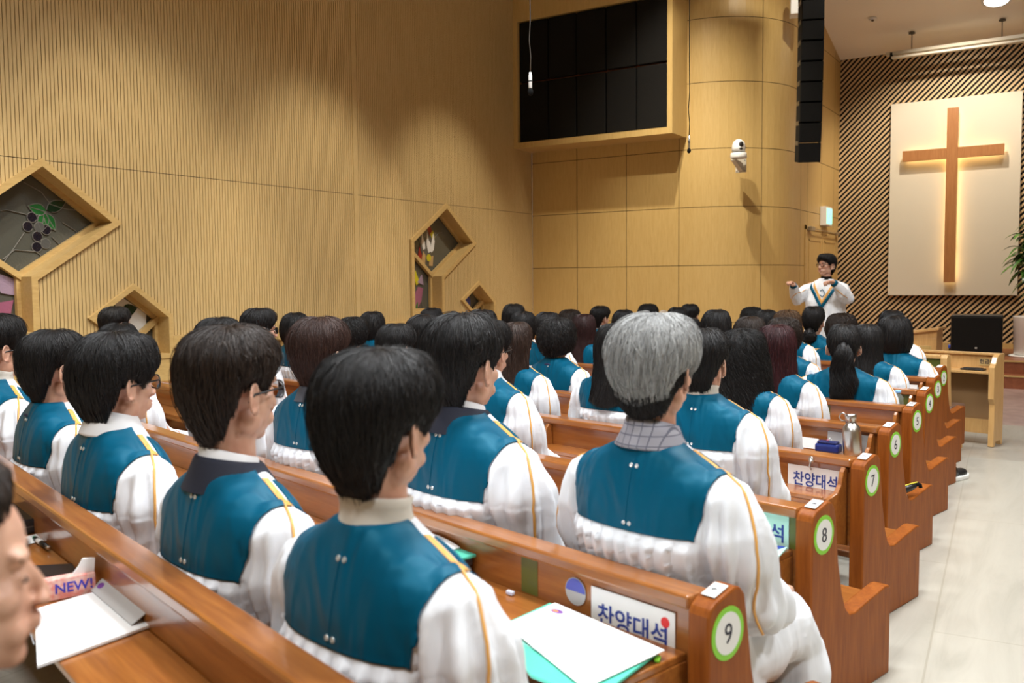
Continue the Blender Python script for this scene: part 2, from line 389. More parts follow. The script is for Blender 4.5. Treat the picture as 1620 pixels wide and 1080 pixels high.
A2 = dict(pieces=[('g_silver', fl), ('g_yellow', [(9.66, 2.12), (9.72, 2.20), (9.77, 2.10), (9.72, 2.0)]), ('g_red', [(9.73, 2.02), (9.78, 2.1), (9.84, 2.0), (9.79, 1.92)]), ('g_yellow', [(9.80, 1.96), (9.86, 2.0), (9.90, 1.9), (9.84, 1.88)]),
     ('g_red', [(9.52, 1.62), (9.56, 1.78), (9.61, 1.66), (9.60, 1.52)]), ('g_tan', [(9.60, 1.58), (9.64, 1.72), (9.69, 1.66), (9.67, 1.48)]), ('g_tan', [(9.76, 1.52), (9.77, 1.64), (9.86, 1.66), (9.84, 1.52)]), ('g_yellow', disc_poly(9.76, 1.63, .05, 14)),
     ('g_white', dove(9.66, 1.83, .8)), ('g_white', dove(9.78, 1.81, .95)), ('g_white', [(9.79, 1.73), (9.86, 1.96), (9.89, 1.86), (9.87, 1.74), (9.82, 1.70)]),
     ('g_pgreen', leaf(9.27, 1.35, .28, .05, 78)), ('g_pgreen', leaf(9.25, 1.08, .34, .06, 55)), ('g_yellow', [(9.42, 1.38), (9.46, 1.46), (9.55, 1.30), (9.48, 1.26)]), ('g_pink', [(9.36, 1.02), (9.52, 1.24), (9.62, 1.22), (9.58, 1.05), (9.46, .92)]), ('g_lilac', [(9.50, 1.30), (9.60, 1.40), (9.63, 1.26)]), ('g_green', leaf(9.46, .93, .12, .02, 70))],
     lines=[[(9.2, 1.75), (9.35, 1.8), (9.5, 1.76)], [(9.88, 1.9), (9.98, 1.97), (10.06, 1.98)], [(9.25, 1.10), (9.4, 1.0), (9.46, .92)], [(9.58, 1.05), (9.62, .95)]])
window(2, WIN[2], [((9.17, 1.83), (9.80, 1.37))], A2)
A3 = dict(pieces=[('g_white', [(4.80, 1.02), (5.08, 1.22), (5.38, 1.02), (5.36, .72), (5.05, .76)]), ('g_dkgreen', leaf(4.93, 1.15, .14, .05, -20)), ('g_dkgreen', leaf(5.12, 1.05, .17, .06, 10)), ('g_dkgreen', leaf(5.02, .95, .16, .06, -10))], lines=[])
window(3, WIN[3], [((5.14, .72), (5.48, .98))], A3, .045)
A4 = dict(pieces=[('g_blue', [(10.45, .98), (10.60, 1.14), (10.72, 1.05), (10.72, .88), (10.55, .86)]), ('g_red', [(10.40, 1.0), (10.52, 1.02), (10.5, .97)]), ('g_white', [(10.46, .97), (10.56, .99), (10.55, .92)]), ('g_red', [(10.55, .88), (10.64, .9), (10.6, .84)])], lines=[])
window(4, WIN[4], [((10.60, .78), (10.98, 1.02))], A4, .045)

# back wall of maple panels + big rounded corner + chancel side wall: one skin with grooves
prof = [(XL, YB)]
x = XL
XC = XS-RC
joints = []
path = [(XL, YB), (XC, YB)]
for k in range(1, 17):
    a = PI/2*k/16; path.append((XC+RC*sin(a), YB+RC*(1-cos(a))))
path.append((XS, YW+.1))
zj = [-.5, .70, 1.50, 2.315, 3.12, 4.03, 4.9, 5.7, CEIL+.1]
# cumulative length and vertical joints at real places
import bisect
cum = [0]
for a, b in zip(path, path[1:]): cum.append(cum[-1]+math.dist(a, b))
def at(s, off=0):
    k = min(max(bisect.bisect_right(cum, s)-1, 0), len(path)-2); a, b = Vector(path[k]), Vector(path[k+1]); d = (b-a).normalized()
    t = (s-cum[k])
    # smooth normal on the arc
    p = a+d*t; nrm = Vector((d.y, -d.x))
    return (p.x+nrm.x*off, p.y+nrm.y*off)
vj = [0, .797, 1.62, 2.44, 3.62, 4.72, 5.10, 5.9, 6.7, cum[-1]]
mb = MB(); g = .004
for sa, sb in zip(vj, vj[1:]):
    ss = [sa+g]+[c for c in cum if sa+g+.01 < c < sb-g-.01]+[sb-g]
    for za, zb in zip(zj, zj[1:]):
        if sa > 4.6 and sb < 6.8 and za >= .7 and zb <= 1.6: pass
        za2, zb2 = za+g, zb-g
        for p, q_ in zip(ss, ss[1:]):
            A, B = at(p, 0), at(q_, 0)
            mb.cur = 0; mb.add([(*A, za2), (*B, za2), (*B, zb2), (*A, zb2)], [(0, 1, 2, 3)])
        for sx in (ss[0], ss[-1]):
            A, B = at(sx, 0), at(sx, -.012); mb.cur = 1; mb.add([(*A, za2), (*B, za2), (*B, zb2), (*A, zb2)], [(0, 1, 2, 3)])
        for zz in (za2, zb2):
            for p, q_ in zip(ss, ss[1:]):
                mb.cur = 1; mb.add([(*at(p), zz), (*at(q_), zz), (*at(q_, -.012), zz), (*at(p, -.012), zz)], [(0, 1, 2, 3)])
allc = sorted(set(cum))
mb.cur = 1
for p, q_ in zip(allc, allc[1:]): mb.add([(*at(p+1e-6, -.012), -.5), (*at(q_-1e-6, -.012), -.5), (*at(q_-1e-6, -.012), CEIL+.1), (*at(p+1e-6, -.012), CEIL+.1)], [(0, 1, 2, 3)])
struct(mb.build('wall_back', [M['panel'], M['dark_groove']]))
# ---------------------------------------------------------------- chancel
mb = MB(); mb.cur = 0; mb.box((XS, YW, -.3), (XR, YW+.1, 5.1)); mb.cur = 1
per, wd_, th = .0915, .043, .007
zlo, zhi, xlo, xhi = .19, 4.95, XS, 3.2
c = zlo-xhi
while c < zhi-xlo:
    # slat centre line z = x + c, clipped to the rectangle
    def clip(cc):
        xa = max(xlo, zlo-cc); xb = min(xhi, zhi-cc); return xa, xb
    lo, hi = c-wd_/2, c+wd_/2
    a0, a1 = clip(lo); b0, b1 = clip(hi)
    if a1 > a0+.01 and b1 > b0+.01:
        P = [(a0, a0+lo), (a1, a1+lo), (b1, b1+hi), (b0, b0+hi)]
        mb.prism(P[::-1], lambda p, q_: (p, YW, q_), lambda p, q_: (p, YW-th, q_))
    c += per
struct(mb.build('wall_front', [M['black'], M['stripe']]))
struct(MB().box((XS-.02, 13.66, 0.19-.4), (XR, YW, .19)).build('floor_stage', M['redwood']))
mb = MB(); mb.cur = 0; mb.box((XS, 13.35, -.15), (XR, 13.66, .02)); mb.box((XS, 13.655, .02), (XR, 13.70, .185)); mb.cur = 1
mb.box((XS, 13.335, .004), (XR, 13.36, .024)); mb.box((XS, 13.635, .174), (XR, 13.67, .194))
struct(mb.build('floor_steps', [M['redwood'], M['trimwood']]))
struct(MB().box((XS, YW-.05, .19), (XR, YW-.016, .27)).build('baseboard_front', M['trimwood']))

t = thing('wall_board', 'large cream board behind the wooden cross on the striped wall', 'board', (-1.965, YW-.02, 1.017))
MB().box((-.935, -.06, 0), (.935, .0, 3.10)).build('panel', M['board'], t, bevel=.004)
t = thing('wooden_cross', 'tall backlit wooden cross hanging on the cream board', 'cross', (-1.965, YW-.08, 1.226))
MB().box((-.08, -.17, 0), (.08, -.10, 2.715)).build('upright', M['cross'], t, bevel=.003)
MB().box((-.72, -.168, 1.935), (-.0805, -.10, 2.10)).build('arm', M['cross'], t, bevel=.003)
MB().box((.0805, -.168, 1.935), (.72, -.10, 2.10)).build('arm', M['cross'], t, bevel=.003)
mb = MB()
for a, b in (((-.055, -.1, .03), (.055, -.085, 2.68)), ((-.69, -.1, 1.96), (-.06, -.085, 2.075)), ((.06, -.1, 1.96), (.69, -.085, 2.075))): mb.box(a, b)
mb.build('light_strip', M['led'], t)
mb = MB()
for z in (.5, 2.3): mb.box((-.03, -.085, z), (.03, -.0005, z+.06))
mb.build('bracket', M['screw'], t)
t = thing('projection_screen_case', 'long pale projection screen case hanging under the chancel ceiling', 'screen case', (-2.9, 15.4, 4.72))
MB().box((0, 0, .07), (3.4, .1, .12)).build('rail', M['board'], t, bevel=.004)
MB().box((.09, -.05, 0), (3.4, .05, .035)).build('bottom_bar', M['board'], t, bevel=.006)
MB().box((.07, -.04, -.01), (.1, .07, .1)).build('end_cap', M['black'], t)
for x in (.37, 1.61, 2.85):
    MB().tube([(x, .05, .12), (x, .05, ceil_z(15.45)-4.72)], .007, 8).lathe([(.0, 0), (.05, .001), (.045, .02), (0, .021)], 12, (x, .05, ceil_z(15.45)-4.72-.03)).build('hanger', M['screw'], t)
t = thing('downlight', 'glowing round downlight in the chancel ceiling', 'ceiling light', (-1.33, 14.93, ceil_z(14.93)-.004)); t.rotation_euler = (-math.atan(.2902), 0, 0)
MB().lathe([(.155, .0), (.19, -.012), (.20, .0), (.19, .004)], 32).build('rim', M['white'], t, smooth=True)
MB().lathe([(0, -.004), (.158, -.004), (.158, .002), (0, .002)], 32).build('diffuser', M['lampglow'], t)
t = thing('smoke_detector', 'small white smoke detector on the chancel ceiling', 'smoke detector', (-3.0, 14.9, ceil_z(14.9)-.004)); t.rotation_euler = (-math.atan(.2902), 0, 0)
MB().lathe([(0, 0), (.06, -.002), (.062, -.016), (.045, -.03), (.0, -.031)], 24).build('housing', M['white'], t, smooth=True)
MB().lathe([(0, -.031), (.022, -.031), (.018, -.045), (0, -.046)], 16).build('sensor', M['screw'], t)

# double door and its furniture on the chancel side wall
def door(i, y0, y1, hinge):
    mb = MB(); z1 = 2.03
    o = struct(MB().box((XS-.01, y0, -.15), (XS+.012, y1, z1)).build('door_%d' % i, M['panel'], bevel=.003))
    fr = MB()
    for a, b, c, d in ((y0+.12, y1-.12, 1.15, 1.90), (y0+.12, y1-.12, .2, 1.05)):
        fr.box((XS+.012, a, c), (XS+.02, b, c+.02)).box((XS+.012, a, d-.02), (XS+.02, b, d)).box((XS+.012, a, c), (XS+.02, a+.02, d)).box((XS+.012, b-.02, c), (XS+.02, b, d))
    fr.build('moulding', M['trimwood'], o)
    hy = y1-.09 if hinge == 0 else y0+.09
    MB().tube([(XS+.012, hy, .95), (XS+.06, hy, .95), (XS+.06, hy, 1.62), (XS+.012, hy, 1.62)], .013, 10).build('handle', M['metal'], o, smooth=True)
    return o
door(1, 13.98, 14.90, 0); door(2, 14.92, 15.84, 1)
struct(MB().box((XS, 13.90, -.15), (XS+.02, 13.97, 2.11)).box((XS, 13.90, 2.04), (XS+.02, 15.92, 2.11)).box((XS, 15.85, -.15), (XS+.02, 15.92, 2.11)).build('trim_2', M['trimwood'], bevel=.003))
t = thing('door_closer', 'thin metal door closer bar above the wooden double door', 'door closer', (XS+.02, 14.0, 2.06))
MB().box((0, 0, -.03), (.06, .2, .03)).build('body', M['metal'], t, bevel=.004)
MB().bar((.05, .1, .0), (.045, 1.75, -.02), .016, .01).box((0, 1.72, -.04), (.055, 1.8, .01)).build('arm', M['metal'], t)
t = thing('exit_sign', 'green lit box exit sign above the wooden double door', 'exit sign', (XS+.003, 14.96, 2.14))
MB().box((0, -.19, 0), (.10, .19, .30)).build('case', M['white'], t, bevel=.008)
MB().box((.10, -.16, .03), (.104, .16, .27)).build('lit_panel', M['exitglow'], t)
mb = MB(); mb.cur = 0
mb.box((.104, .02, .06), (.1055, .05, .24)).ell((.105, -.03, .21), (.0012, .016, .018)).bar((.105, -.03, .19), (.105, -.05, .12), .03, .001, (1, 0, 0)).bar((.105, -.05, .12), (.105, -.09, .06), .018, .001, (1, 0, 0)).bar((.105, -.05, .12), (.105, -.01, .07), .018, .001, (1, 0, 0)).bar((.105, -.03, .17), (.105, .0, .13), .014, .001, (1, 0, 0))
mb.build('running_figure', M['white'], t)
t = thing('intercom_panel', 'small dark wall switch plate beside the double door', 'switch plate', (XS+.002, 15.955, 1.02))
MB().box((0, -.04, 0), (.014, .03, .16)).build('plate', M['blackgloss'], t, bevel=.003)
t = thing('emergency_light', 'beige emergency light box high on the rounded wall corner', 'emergency light', (-3.62, 12.72, 4.88), R(20))
MB().box((-.02, -.12, 0), (.13, .12, .32)).build('case', M['white'], t, bevel=.01)
MB().box((.13, -.08, .06), (.134, .08, .26)).build('lamp_cover', M['g_green'], t)
t = thing('socket_plate', 'tan socket plate with a blue plug at the striped wall', 'socket', (-1.80, 14.32, .19), R(5))
MB().box((-.10, .14, 0), (.09, .2, .17)).build('plate', M['trimwood'], t, bevel=.003)
MB().box((.02, .06, .09), (.07, .14, .14)).build('plug', plain('blue_plastic', (.03, .10, .6), .4), t, bevel=.008)
MB().tube([(.045, .07, .1), (.03, .03, .05), (-.02, .0, .02), (-.05, -.05, .01)], .008, 6).build('cable', M['black'], t, smooth=True)

# speakers
t = thing('floor_speaker', 'wide black floor speaker box on the stage before the striped wall', 'speaker', (-1.43, 14.46, .19), R(4))
MB().box((-.33, -.10, .035), (.33, .38, .575)).build('cabinet', M['blackgloss'], t, bevel=.012)
MB().box((-.315, -.125, .05), (.315, -.10, .545)).build('grille', M['grille'], t, bevel=.008)
MB().box((-.012, -.128, .10), (-.002, -.125, .12)).box((.003, -.128, .10), (.013, -.125, .12)).build('badge', M['white'], t)
mb = MB()
for x in (-.28, .2): mb.box((x, -.1, 0), (x+.08, .3, .035))
mb.build('foot', M['black'], t)
t = thing('line_array_speaker', 'tall black line array of stacked speaker boxes hanging from the ceiling', 'speaker', (-2.95, 11.1, 2.69), R(24))
z = 0; seg = .228; tilt = R(9); p = Vector((0, 0, 0)); k = 0
while p.z < CEIL-2.69-.7:
    a = tilt*max(0, 1-k/6.5); m = Matrix.Translation(p) @ Matrix.Rotation(a, 4, 'X')
    o = MB().box((-.125, -.15, 0), (.125, .15, seg-.008), m).build('speaker_box', M['black'], t, bevel=.006)
    MB().box((-.117, -.158, .008), (.117, -.15, seg-.016), m).build('grille', M['grille'], o)
    mb = MB()
    for sx in (-.13, .125): mb.box((sx, -.1, seg-.03), (sx+.005, .1, seg+.02), m)
    mb.build('link_plate', M['screw'], o)
    p = m @ Vector((0, 0, seg)); k += 1
MB().tube([(0, p.y, p.z-.02), (0, p.y, CEIL-2.69)], .012, 8).box((-.14, p.y-.16, p.z), (.14, p.y+.16, p.z+.03)).build('rigging', M['screw'], t)

# projecting box with dark cloth speaker panels
t = thing('speaker_enclosure', 'big wooden box high on the back wall framing dark cloth speaker panels', 'speaker enclosure', (XL, YB, 3.29))
bx0, bx1, by = .003, 2.555, -.524
mb = MB(); mb.box((bx0, by, 0), (bx1, -.003, .085)); mb.box((bx0, by, 1.86), (bx1, -.003, CEIL-3.29-.004)); mb.box((bx1-.075, by, .085), (bx1, -.003, 1.86)); mb.box((bx0, by, .085), (.075, -.003, 1.86))
mb.build('wood_surround', M['panel'], t)
MB().box((.075, by+.12, .085), (2.48, by+.14, 1.86)).build('backing', M['redwood'], t)
xs5 = [.082, .585, 1.055, 1.53, 2.0, 2.475]
for i in range(5):
    for j, (za, zb) in enumerate(((.095, .955), (.985, 1.85))):
        MB().box((xs5[i]+.012, by+.045, za), (xs5[i+1]-.012, by+.12, zb)).build('cloth_panel', M['mesh'], t, bevel=.006)
# hanging microphones
def mic(name, x, y, z, label, body, k):
    t = thing(name, label, 'microphone', (x, y, z), 0, None)
    MB().ell((0, 0, .022), (.019*k, .019*k, .026*k)).build('foam', M['black'], t, smooth=True)
    MB().lathe([(.010*k, .045), (.012*k, .05), (.012*k, .13), (.009*k, .135), (.008*k, .15)], 14).build('body', body, t, smooth=True)
    MB().lathe([(.0125*k, .088), (.0127*k, .089), (.0127*k, .094), (.0125*k, .095)], 14).build('ring', M['black'], t)
    pts = [(0, 0, .15), (.004, 0, .25), (-.006, 0, .36), (.003, 0, .5), (0, 0, .8), (0, 0, CEIL-z)]
    MB().tube(pts, .004*k, 6).build('cable', M['screw'] if k > .9 else M['black'], t, smooth=True)
mic('hanging_microphone', -3.195, 5.2, 2.53, 'white bodied choir microphone hanging before the cloth speaker panels', M['white'], 1)
mic('hanging_microphone', -2.874, 7.18, 2.345, 'slim black choir microphone hanging before the maple wall', M['metal'], .85)
# ptz camera
t = thing('wall_camera', 'white dome camera on a bracket on the maple wall', 'camera', (-4.115, YB-.002, 2.84))
MB().box((-.075, -.012, -.09), (.075, 0, .09)).build('wall_plate', M['board'], t, bevel=.003)
mb = MB()
for x in (-.055, .055):
    for z in (-.07, .07): mb.ell((x, -.014, z), (.008, .004, .008), None, 8, 5)
mb.build('screw', M['screw'], t)
MB().prism([(-.01, -.08), (-.33, .04), (-.33, .07), (-.01, .03)], lambda a, b: (-.03, a, b), lambda a, b: (.03, a, b)).build('arm', M['board'], t, bevel=.003)
D_ = (.05, -.255)
MB().lathe([(0, .07), (.105, .07), (.11, .08), (.105, .135), (.10, .14), (0, .14)], 32, (*D_, 0)).build('base', M['white'], t, smooth=True)
MB().lathe([(0, .135), (.085, .145), (.083, .16), (0, .16)], 32, (*D_, 0)).build('neck_ring', M['screw'], t, smooth=True)
MB().lathe([(0, .155), (.088, .155), (.09, .2), (.084, .25), (.066, .29), (.035, .315), (0, .322)], 32, (*D_, 0)).build('dome', M['white'], t, smooth=True)
e = Matrix.Rotation(R(40), 3, 'Z')
MB().ell((D_[0]+.055, D_[1]-.062, .245), (.032, .02, .038), e).build('lens', M['blackgloss'], t, smooth=True)
MB().ell((D_[0]+.055, D_[1]-.068, .185), (.024, .014, .016), e).build('sensor_window', M['blackgloss'], t, smooth=True)

# plant
rnd = random.Random(5)
t = thing('potted_plant', 'tall leafy green plant in a white pot on the stage', 'potted plant', (-.75, 14.50, .19))
MB().lathe([(0, .0), (.27, .0), (.28, .012), (.27, .022), (0, .022)], 40).build('saucer', M['white'], t, smooth=True)
MB().lathe([(0, .022), (.19, .022), (.215, .04), (.232, .55), (.235, .565), (.215, .565), (.21, .52), (0, .52)], 40).build('pot', plain('white_glaze', (.75, .73, .72), .25), t, smooth=True)
MB().lathe([(0, .522), (.21, .522), (0, .53)], 24).build('soil', plain('soil', (.05, .03, .02), .9), t)
mb = MB(); canes = []
for k in range(5):
    a = k*1.3; x, y = .07*cos(a), .07*sin(a); h = .6+.16*k; canes.append((x*1.6, y*1.6, .52+h)); mb.tube([(x, y, .45), (x*1.3, y*1.3, .52+h*.5), (x*1.6, y*1.6, .52+h)], [.02, .018, .015], 8)
mb.build('cane', plain('cane_bark', (.28, .17, .08), .8), t, smooth=True)
lf = []
for (x, y, z) in canes:
    for k in range(26):
        a = rnd.random()*2*PI; h = z-.28+.34*rnd.random(); L = rnd.uniform(.22, .36); up = rnd.uniform(.1, .75)+(h-z+.28)*1.2; wdt = rnd.uniform(.028, .042)
        pts = []; d = Vector((cos(a), sin(a), 0)); s_ = Vector((-sin(a), cos(a), 0)); vs = []; fs = []; n = 6
        for j in range(n+1):
            u_ = j/n; p = Vector((x, y, h))+d*(L*u_)+Vector((0, 0, L*(up*u_-.85*u_*u_))); w_ = wdt*sin(PI*min(1, u_*.93+.07))**.7 if u_ < 1 else .001
            vs += [p-s_*w_+Vector((0, 0, .012*(w_/wdt))), p, p+s_*w_+Vector((0, 0, .012*(w_/wdt)))]
        for j in range(n): fs += [(3*j, 3*j+1, 3*j+4, 3*j+3), (3*j+1, 3*j+2, 3*j+5, 3*j+4)]
        lf.append((vs, fs))
GREEN = noisy('leaf_green', (.07, .22, .02), (.02, .09, .012), 9, .35)
for i, (vs, fs) in enumerate(sorted(lf, key=lambda q_: -max(v.z for v in q_[0]))[:90]): MB().add(vs, fs).build('leaf', GREEN, t, smooth=True)
mb = MB()
for vs, fs in sorted(lf, key=lambda q_: -max(v.z for v in q_[0]))[90:]: mb.add(vs, fs)
tag_o = mb.build('foliage', GREEN, t, smooth=True); tag_o['kind'] = 'stuff'
# lectern
t = thing('lectern', 'pale wooden lectern with a sloping top before the striped wall', 'lectern', (-1.95, 12.5, -.15), R(-4))
MB().box((-.33, -.15, 0), (.30, .2, .70)).build('cabinet', M['light_pew'], t, bevel=.006)
MB().prism([(-.36, .71), (.0, .78), (.33, .83), (.33, .80), (.0, .75), (-.36, .68)][::-1], lambda a, b: (a, -.19, b), lambda a, b: (a, .24, b)).build('top', M['light_pew'], t, bevel=.004)
MB().prism([(-.33, .70), (-.33, .68), (.30, .70), (.30, .80)], lambda a, b: (a, -.15, b), lambda a, b: (a, .2, b)).build('top_support', M['light_pew'], t)
MB().box((-.2, -.156, .1), (.24, -.15, .6)).build('inset_panel', M['panel'], t, bevel=.004)
MB().ell((-.12, -.16, .13), (.016, .008, .016)).build('cable_hole', M['black'], t)

# ---------------------------------------------------------------- pews
AL = .23
W_ = Vector((sin(AL), cos(AL), 0)); U_ = Vector((cos(AL), -sin(AL), 0))
PAL = {10: .293, 9: .262, 8: .245}
PEW = {10: (-.70, .937), 9: (-.639, 1.816), 8: (-.653, 2.678), 7: (-.681, 3.502), 6: (-.745, 4.323), 5: (-.773, 5.092), 4: (-.822, 5.852), 3: (-.881, 6.624), 2: (-.944, 7.388)}
ENDPROF = [(-.062, 0), (-.062, .60), (-.055, .617), (-.035, .628), (.03, .646), (.052, .642), (.07, .622), (.082, .56), (.10, .45), (.125, .35), (.15, .295), (.175, .272), (.21, .268), (.30, .283), (.42, .30), (.45, .296), (.458, .285), (.458, 0)]
def P(row, x, y, z=0):
    o = Vector((*PEW[row], 0)); a = PAL.get(row, AL); q_ = o+Vector((cos(a), -sin(a), 0))*x+Vector((sin(a), cos(a), 0))*y; return (q_.x, q_.y, z)
def pew(row, L=6.0):
    lab = {10: 'brown wooden pew nearest the camera under the row of dark haired men', 9: 'brown pew numbered nine, its back bearing the card with a red dot', 8: 'brown pew numbered eight, its back bearing the pale mint card',
           7: 'brown pew numbered seven with a white card hooked to its back', 6: 'brown pew numbered six carrying the steel flask', 5: 'brown pew numbered five, behind the seated ponytail singer', 4: 'brown pew numbered four with a plastic water bottle on its shelf',
           3: 'brown pew numbered three with white flyers on its shelf', 2: 'brown pew numbered two, next behind the pale front pew'}[row]
    t = thing('church_pew', lab, 'pew', (*PEW[row], 0), -PAL.get(row, AL), None if row == 10 else 'numbered pews beside the aisle')
    for x0 in (-.055, -L):
        MB().prism(ENDPROF, lambda a, b: (x0+.055, a, b), lambda a, b: (x0, a, b)).build('end_panel', M['pew'], t, bevel=.006)
    e = t.children[0]
    MB().box((-L+.055, -.035, .30), (-.055, -.012, .60)).build('backrest', M['pew_h'], t)
    MB().box((-L+.055, -.058, .600), (-.055, .02, .632)).build('top_rail', M['pew_h'], t, bevel=.007)
    MB().box((-L+.055, -.01, .245), (-.055, .42, .27)).build('seat', M['pew_h'], t, bevel=.006)
    MB().box((-L+.055, .36, .14), (-.055, .385, .245)).build('seat_apron', M['pew_h'], t)
    s = MB().box((-L+.055, -.235, .482), (-.075, -.036, .50)).build('book_shelf', M['pew_h'], t, bevel=.004)
    if row != 9 and row != 10: MB().box((-L+.055, -.235, .50), (-.075, -.222, .518)).build('lip', M['pew_h'], s, bevel=.003)
    br = [(-.036, .30), (-.036, .595), (-.06, .60), (-.075, .585), (-.09, .54), (-.12, .512), (-.19, .50), (-.235, .50), (-.235, .47), (-.14, .33)] if row not in (9, 10, 8) else [(-.036, .32), (-.036, .482), (-.225, .482), (-.20, .44), (-.10, .34)]
    xs = [-.082]+[-1.6, -3.2, -4.8]
    for x in xs:
        b = MB().prism(br, lambda a, c: (x+.009, a, c), lambda a, c: (x-.009, a, c)).build('shelf_bracket', M['pew_h'], t, bevel=.003)
        if x == xs[0] and row < 8: MB().ell((x, -.066, .572), (.006, .004, .006), None, 8, 5).build('screw', M['screw'], b)
    if 2 <= row <= 9:
        fr = frame((0, .005, .552), (0, 1, 0), (0, 0, 1))
        k = 1.0 if row != 7 else 1
        o = MB().lathe([(0, .0), (.058, .0), (.058, .0012), (0, .0012)], 40, mat=fr).build('number_sticker', M['limegreen'], t)
        MB().lathe([(0, .0012), (.0455, .0012), (.0455, .002), (0, .002)], 40, mat=fr).build('white_disc', M['white'], o)
        m = fr.copy(); m.translation = fr @ Vector((0, 0, .0022))
        text_mesh('number', str(row), .062, M['dark'], o, m)
        g = MB().box((-.045, -.026, .0), (-.010, .026, .0015), Matrix.Translation((0, -.003, .640)) @ Matrix.Rotation(R(15), 4, 'X')).build('seat_tag', M['white'], t)
        m = Matrix.Translation((-.0275, -.003, .6418)) @ Matrix.Rotation(R(15), 4, 'X') @ Matrix.Rotation(PI/2, 4, 'Z')
        text_mesh('tag_number', str(row), .022, M['dark'], g, m)
    return t
pews = {r: pew(r) for r in (9, 8, 7, 6, 5, 4, 3, 2, 10)}
pews[10].scale = (1, 1, 1.06)
FILM = plain('olive_film', (.11, .125, .02), .3)
for r, xs_ in ((9, [(-.60, -.54)]), (8, [(-.087, -.056)]), (5, [(-.62, -.46)]), (4, [(-.34, -.10)]), (3, [(-.45, -.30)])):
    for a, b in xs_: MB().box((a, -.0362, .502), (b, -.0352, .60)).build('film_cover', FILM, pews[r])
# hooks under the rail
for r, x in ((7, -.21),):
    MB().tube([(x, -.06, .618), (x, -.066, .60), (x, -.072, .585), (x+.004, -.066, .575)], .004, 8).ell((x, -.061, .61), (.011, .004, .014)).build('hook', M['metal'], pews[r], smooth=True)
def reserved(row, x0, x1, z0, z1, mat, ink, txt='찬양대석', tw=None, tz=None, th=.058, dot=False, lab='', cx=None):
    t = thing('reserved_sign', lab, 'sign', P(row, 0, 0), -PAL.get(row, AL))
    y = -.0375
    MB().box((x0, y-.002, z0), (x1, y, z1)).build('card', mat, t)
    fr = frame((cx if cx is not None else (x0+x1)/2, y-.0024, tz or (z0+z1)/2), (1, 0, 0), (0, 0, 1))
    if txt: text_mesh('lettering', txt, th, ink, t, fr, width=tw, bold=True, ext=.0003)
    if dot: MB().lathe([(0, 0), (.012, 0), (.012, .0008), (0, .0008)], 20, mat=frame((x1-.026, y-.0022, z1-.028), (1, 0, 0), (0, 0, 1))).build('red_dot', M['red'], t)
    return t
reserved(9, -.352, -.105, .468, .578, M['paper'], M['ink'], tw=.205, tz=.517, dot=True, lab='white card with blue Korean lettering and a red dot on pew nine')
reserved(8, -.335, -.088, .468, .597, M['mint'], M['ink'], tw=.215, tz=.542, lab='pale mint card with blue Korean lettering on pew eight')
reserved(7, -.318, -.092, .47, .578, M['paper'], M['ink'], tw=.180, tz=.528, lab='white card with dark blue Korean lettering hooked on pew seven')
reserved(6, -.30, -.085, .47, .585, M['greypaper'], M['ink'], txt='', lab='blank grey card behind the steel bottle on pew six')
# round badge on pew nine
t = thing('round_badge', 'round blue and white sticker on the back of pew nine', 'sticker', P(9, -.405, 0, .55), -PAL[9])
fr = frame((0, -.0372, 0), (1, 0, 0), (0, 0, 1))
MB().lathe([(0, 0), (.034, 0), (.034, .001), (0, .001)], 32, mat=fr).build('disc', M['greypaper'], t)
MB().prism([(.032*cos(a*PI/16), .032*sin(a*PI/16)) for a in range(17)], lambda a, b: fr @ Vector((a, b, .001)), lambda a, b: fr @ Vector((a, b, .0016))).build('blue_half', M['ball'], t)

# pew one and the front desk, pale wood
def PW(perp, u): return W_*perp+U_*u
o1 = PW(7.40, -2.72); t = thing('front_pew', 'pale wooden front pew with a brown cushion before the offering desk', 'pew', (o1.x, o1.y, -.08), -AL)
for x0 in (-.05, -5.2):
    MB().prism([(-.05, .06), (-.05, .75), (-.03, .775), (.02, .775), (.04, .75), (.05, .55), (.075, .34), (.11, .30), (.11, .06)], lambda a, b: (x0+.05, a, b), lambda a, b: (x0, a, b)).build('end_panel', M['light_pew'], t, bevel=.005)
MB().box((-5.15, -.03, .2), (-.05, -.005, .74)).build('backrest', M['light_pew'], t)
MB().box((-5.15, -.05, .74), (-.05, .03, .772)).build('top_rail', M['light_pew'], t, bevel=.008)
MB().box((-1.2, -.0315, .45), (-.05, -.0305, .74)).build('film_cover', FILM, t)
MB().box((-5.15, .0, .30), (.02, .29, .325)).build('seat', M['light_pew'], t)
MB().box((-5.15, .0, .325), (.03, .30, .365)).build('cushion', plain('brown_leather', (.16, .09, .06), .45), t, bevel=.018)
for x in (-.03, -1.7, -3.4, -5.1): MB().box((x, .24, -.0), (x+.045, .285, .30)).build('leg', M['light_pew'], t, bevel=.004)
o1 = PW(7.98, -2.57); t = thing('offering_desk', 'pale wooden desk panel with a shelf and a yellow label', 'desk', (o1.x, o1.y, -.1), -AL)
for x0 in (-.045, -4.8):
    MB().prism([(.0, 0), (.0, .1), (.01, .35), (-.02, .40), (-.02, .66), (.02, .69), (.05, .74), (.10, .765), (.22, .765), (.22, 0), (.19, 0), (.17, .04), (.06, .04), (.04, 0)], lambda a, b: (x0+.045, a, b), lambda a, b: (x0, a, b)).build('end_panel', M['light_pew'], t, bevel=.005)
MB().box((-4.75, .19, .08), (-.045, .205, .745)).build('front_board', plain('hardboard', (.30, .17, .07), .7), t)
MB().box((-4.75, .182, .62), (-.045, .19, .745)).build('upper_board', M['light_pew'], t)
MB().box((-4.75, .17, .08), (-.045, .19, .20)).build('bottom_rail', M['light_pew'], t)
MB().box((-4.75, .16, .745), (-.045, .23, .765)).build('top_rail', M['light_pew'], t, bevel=.004)
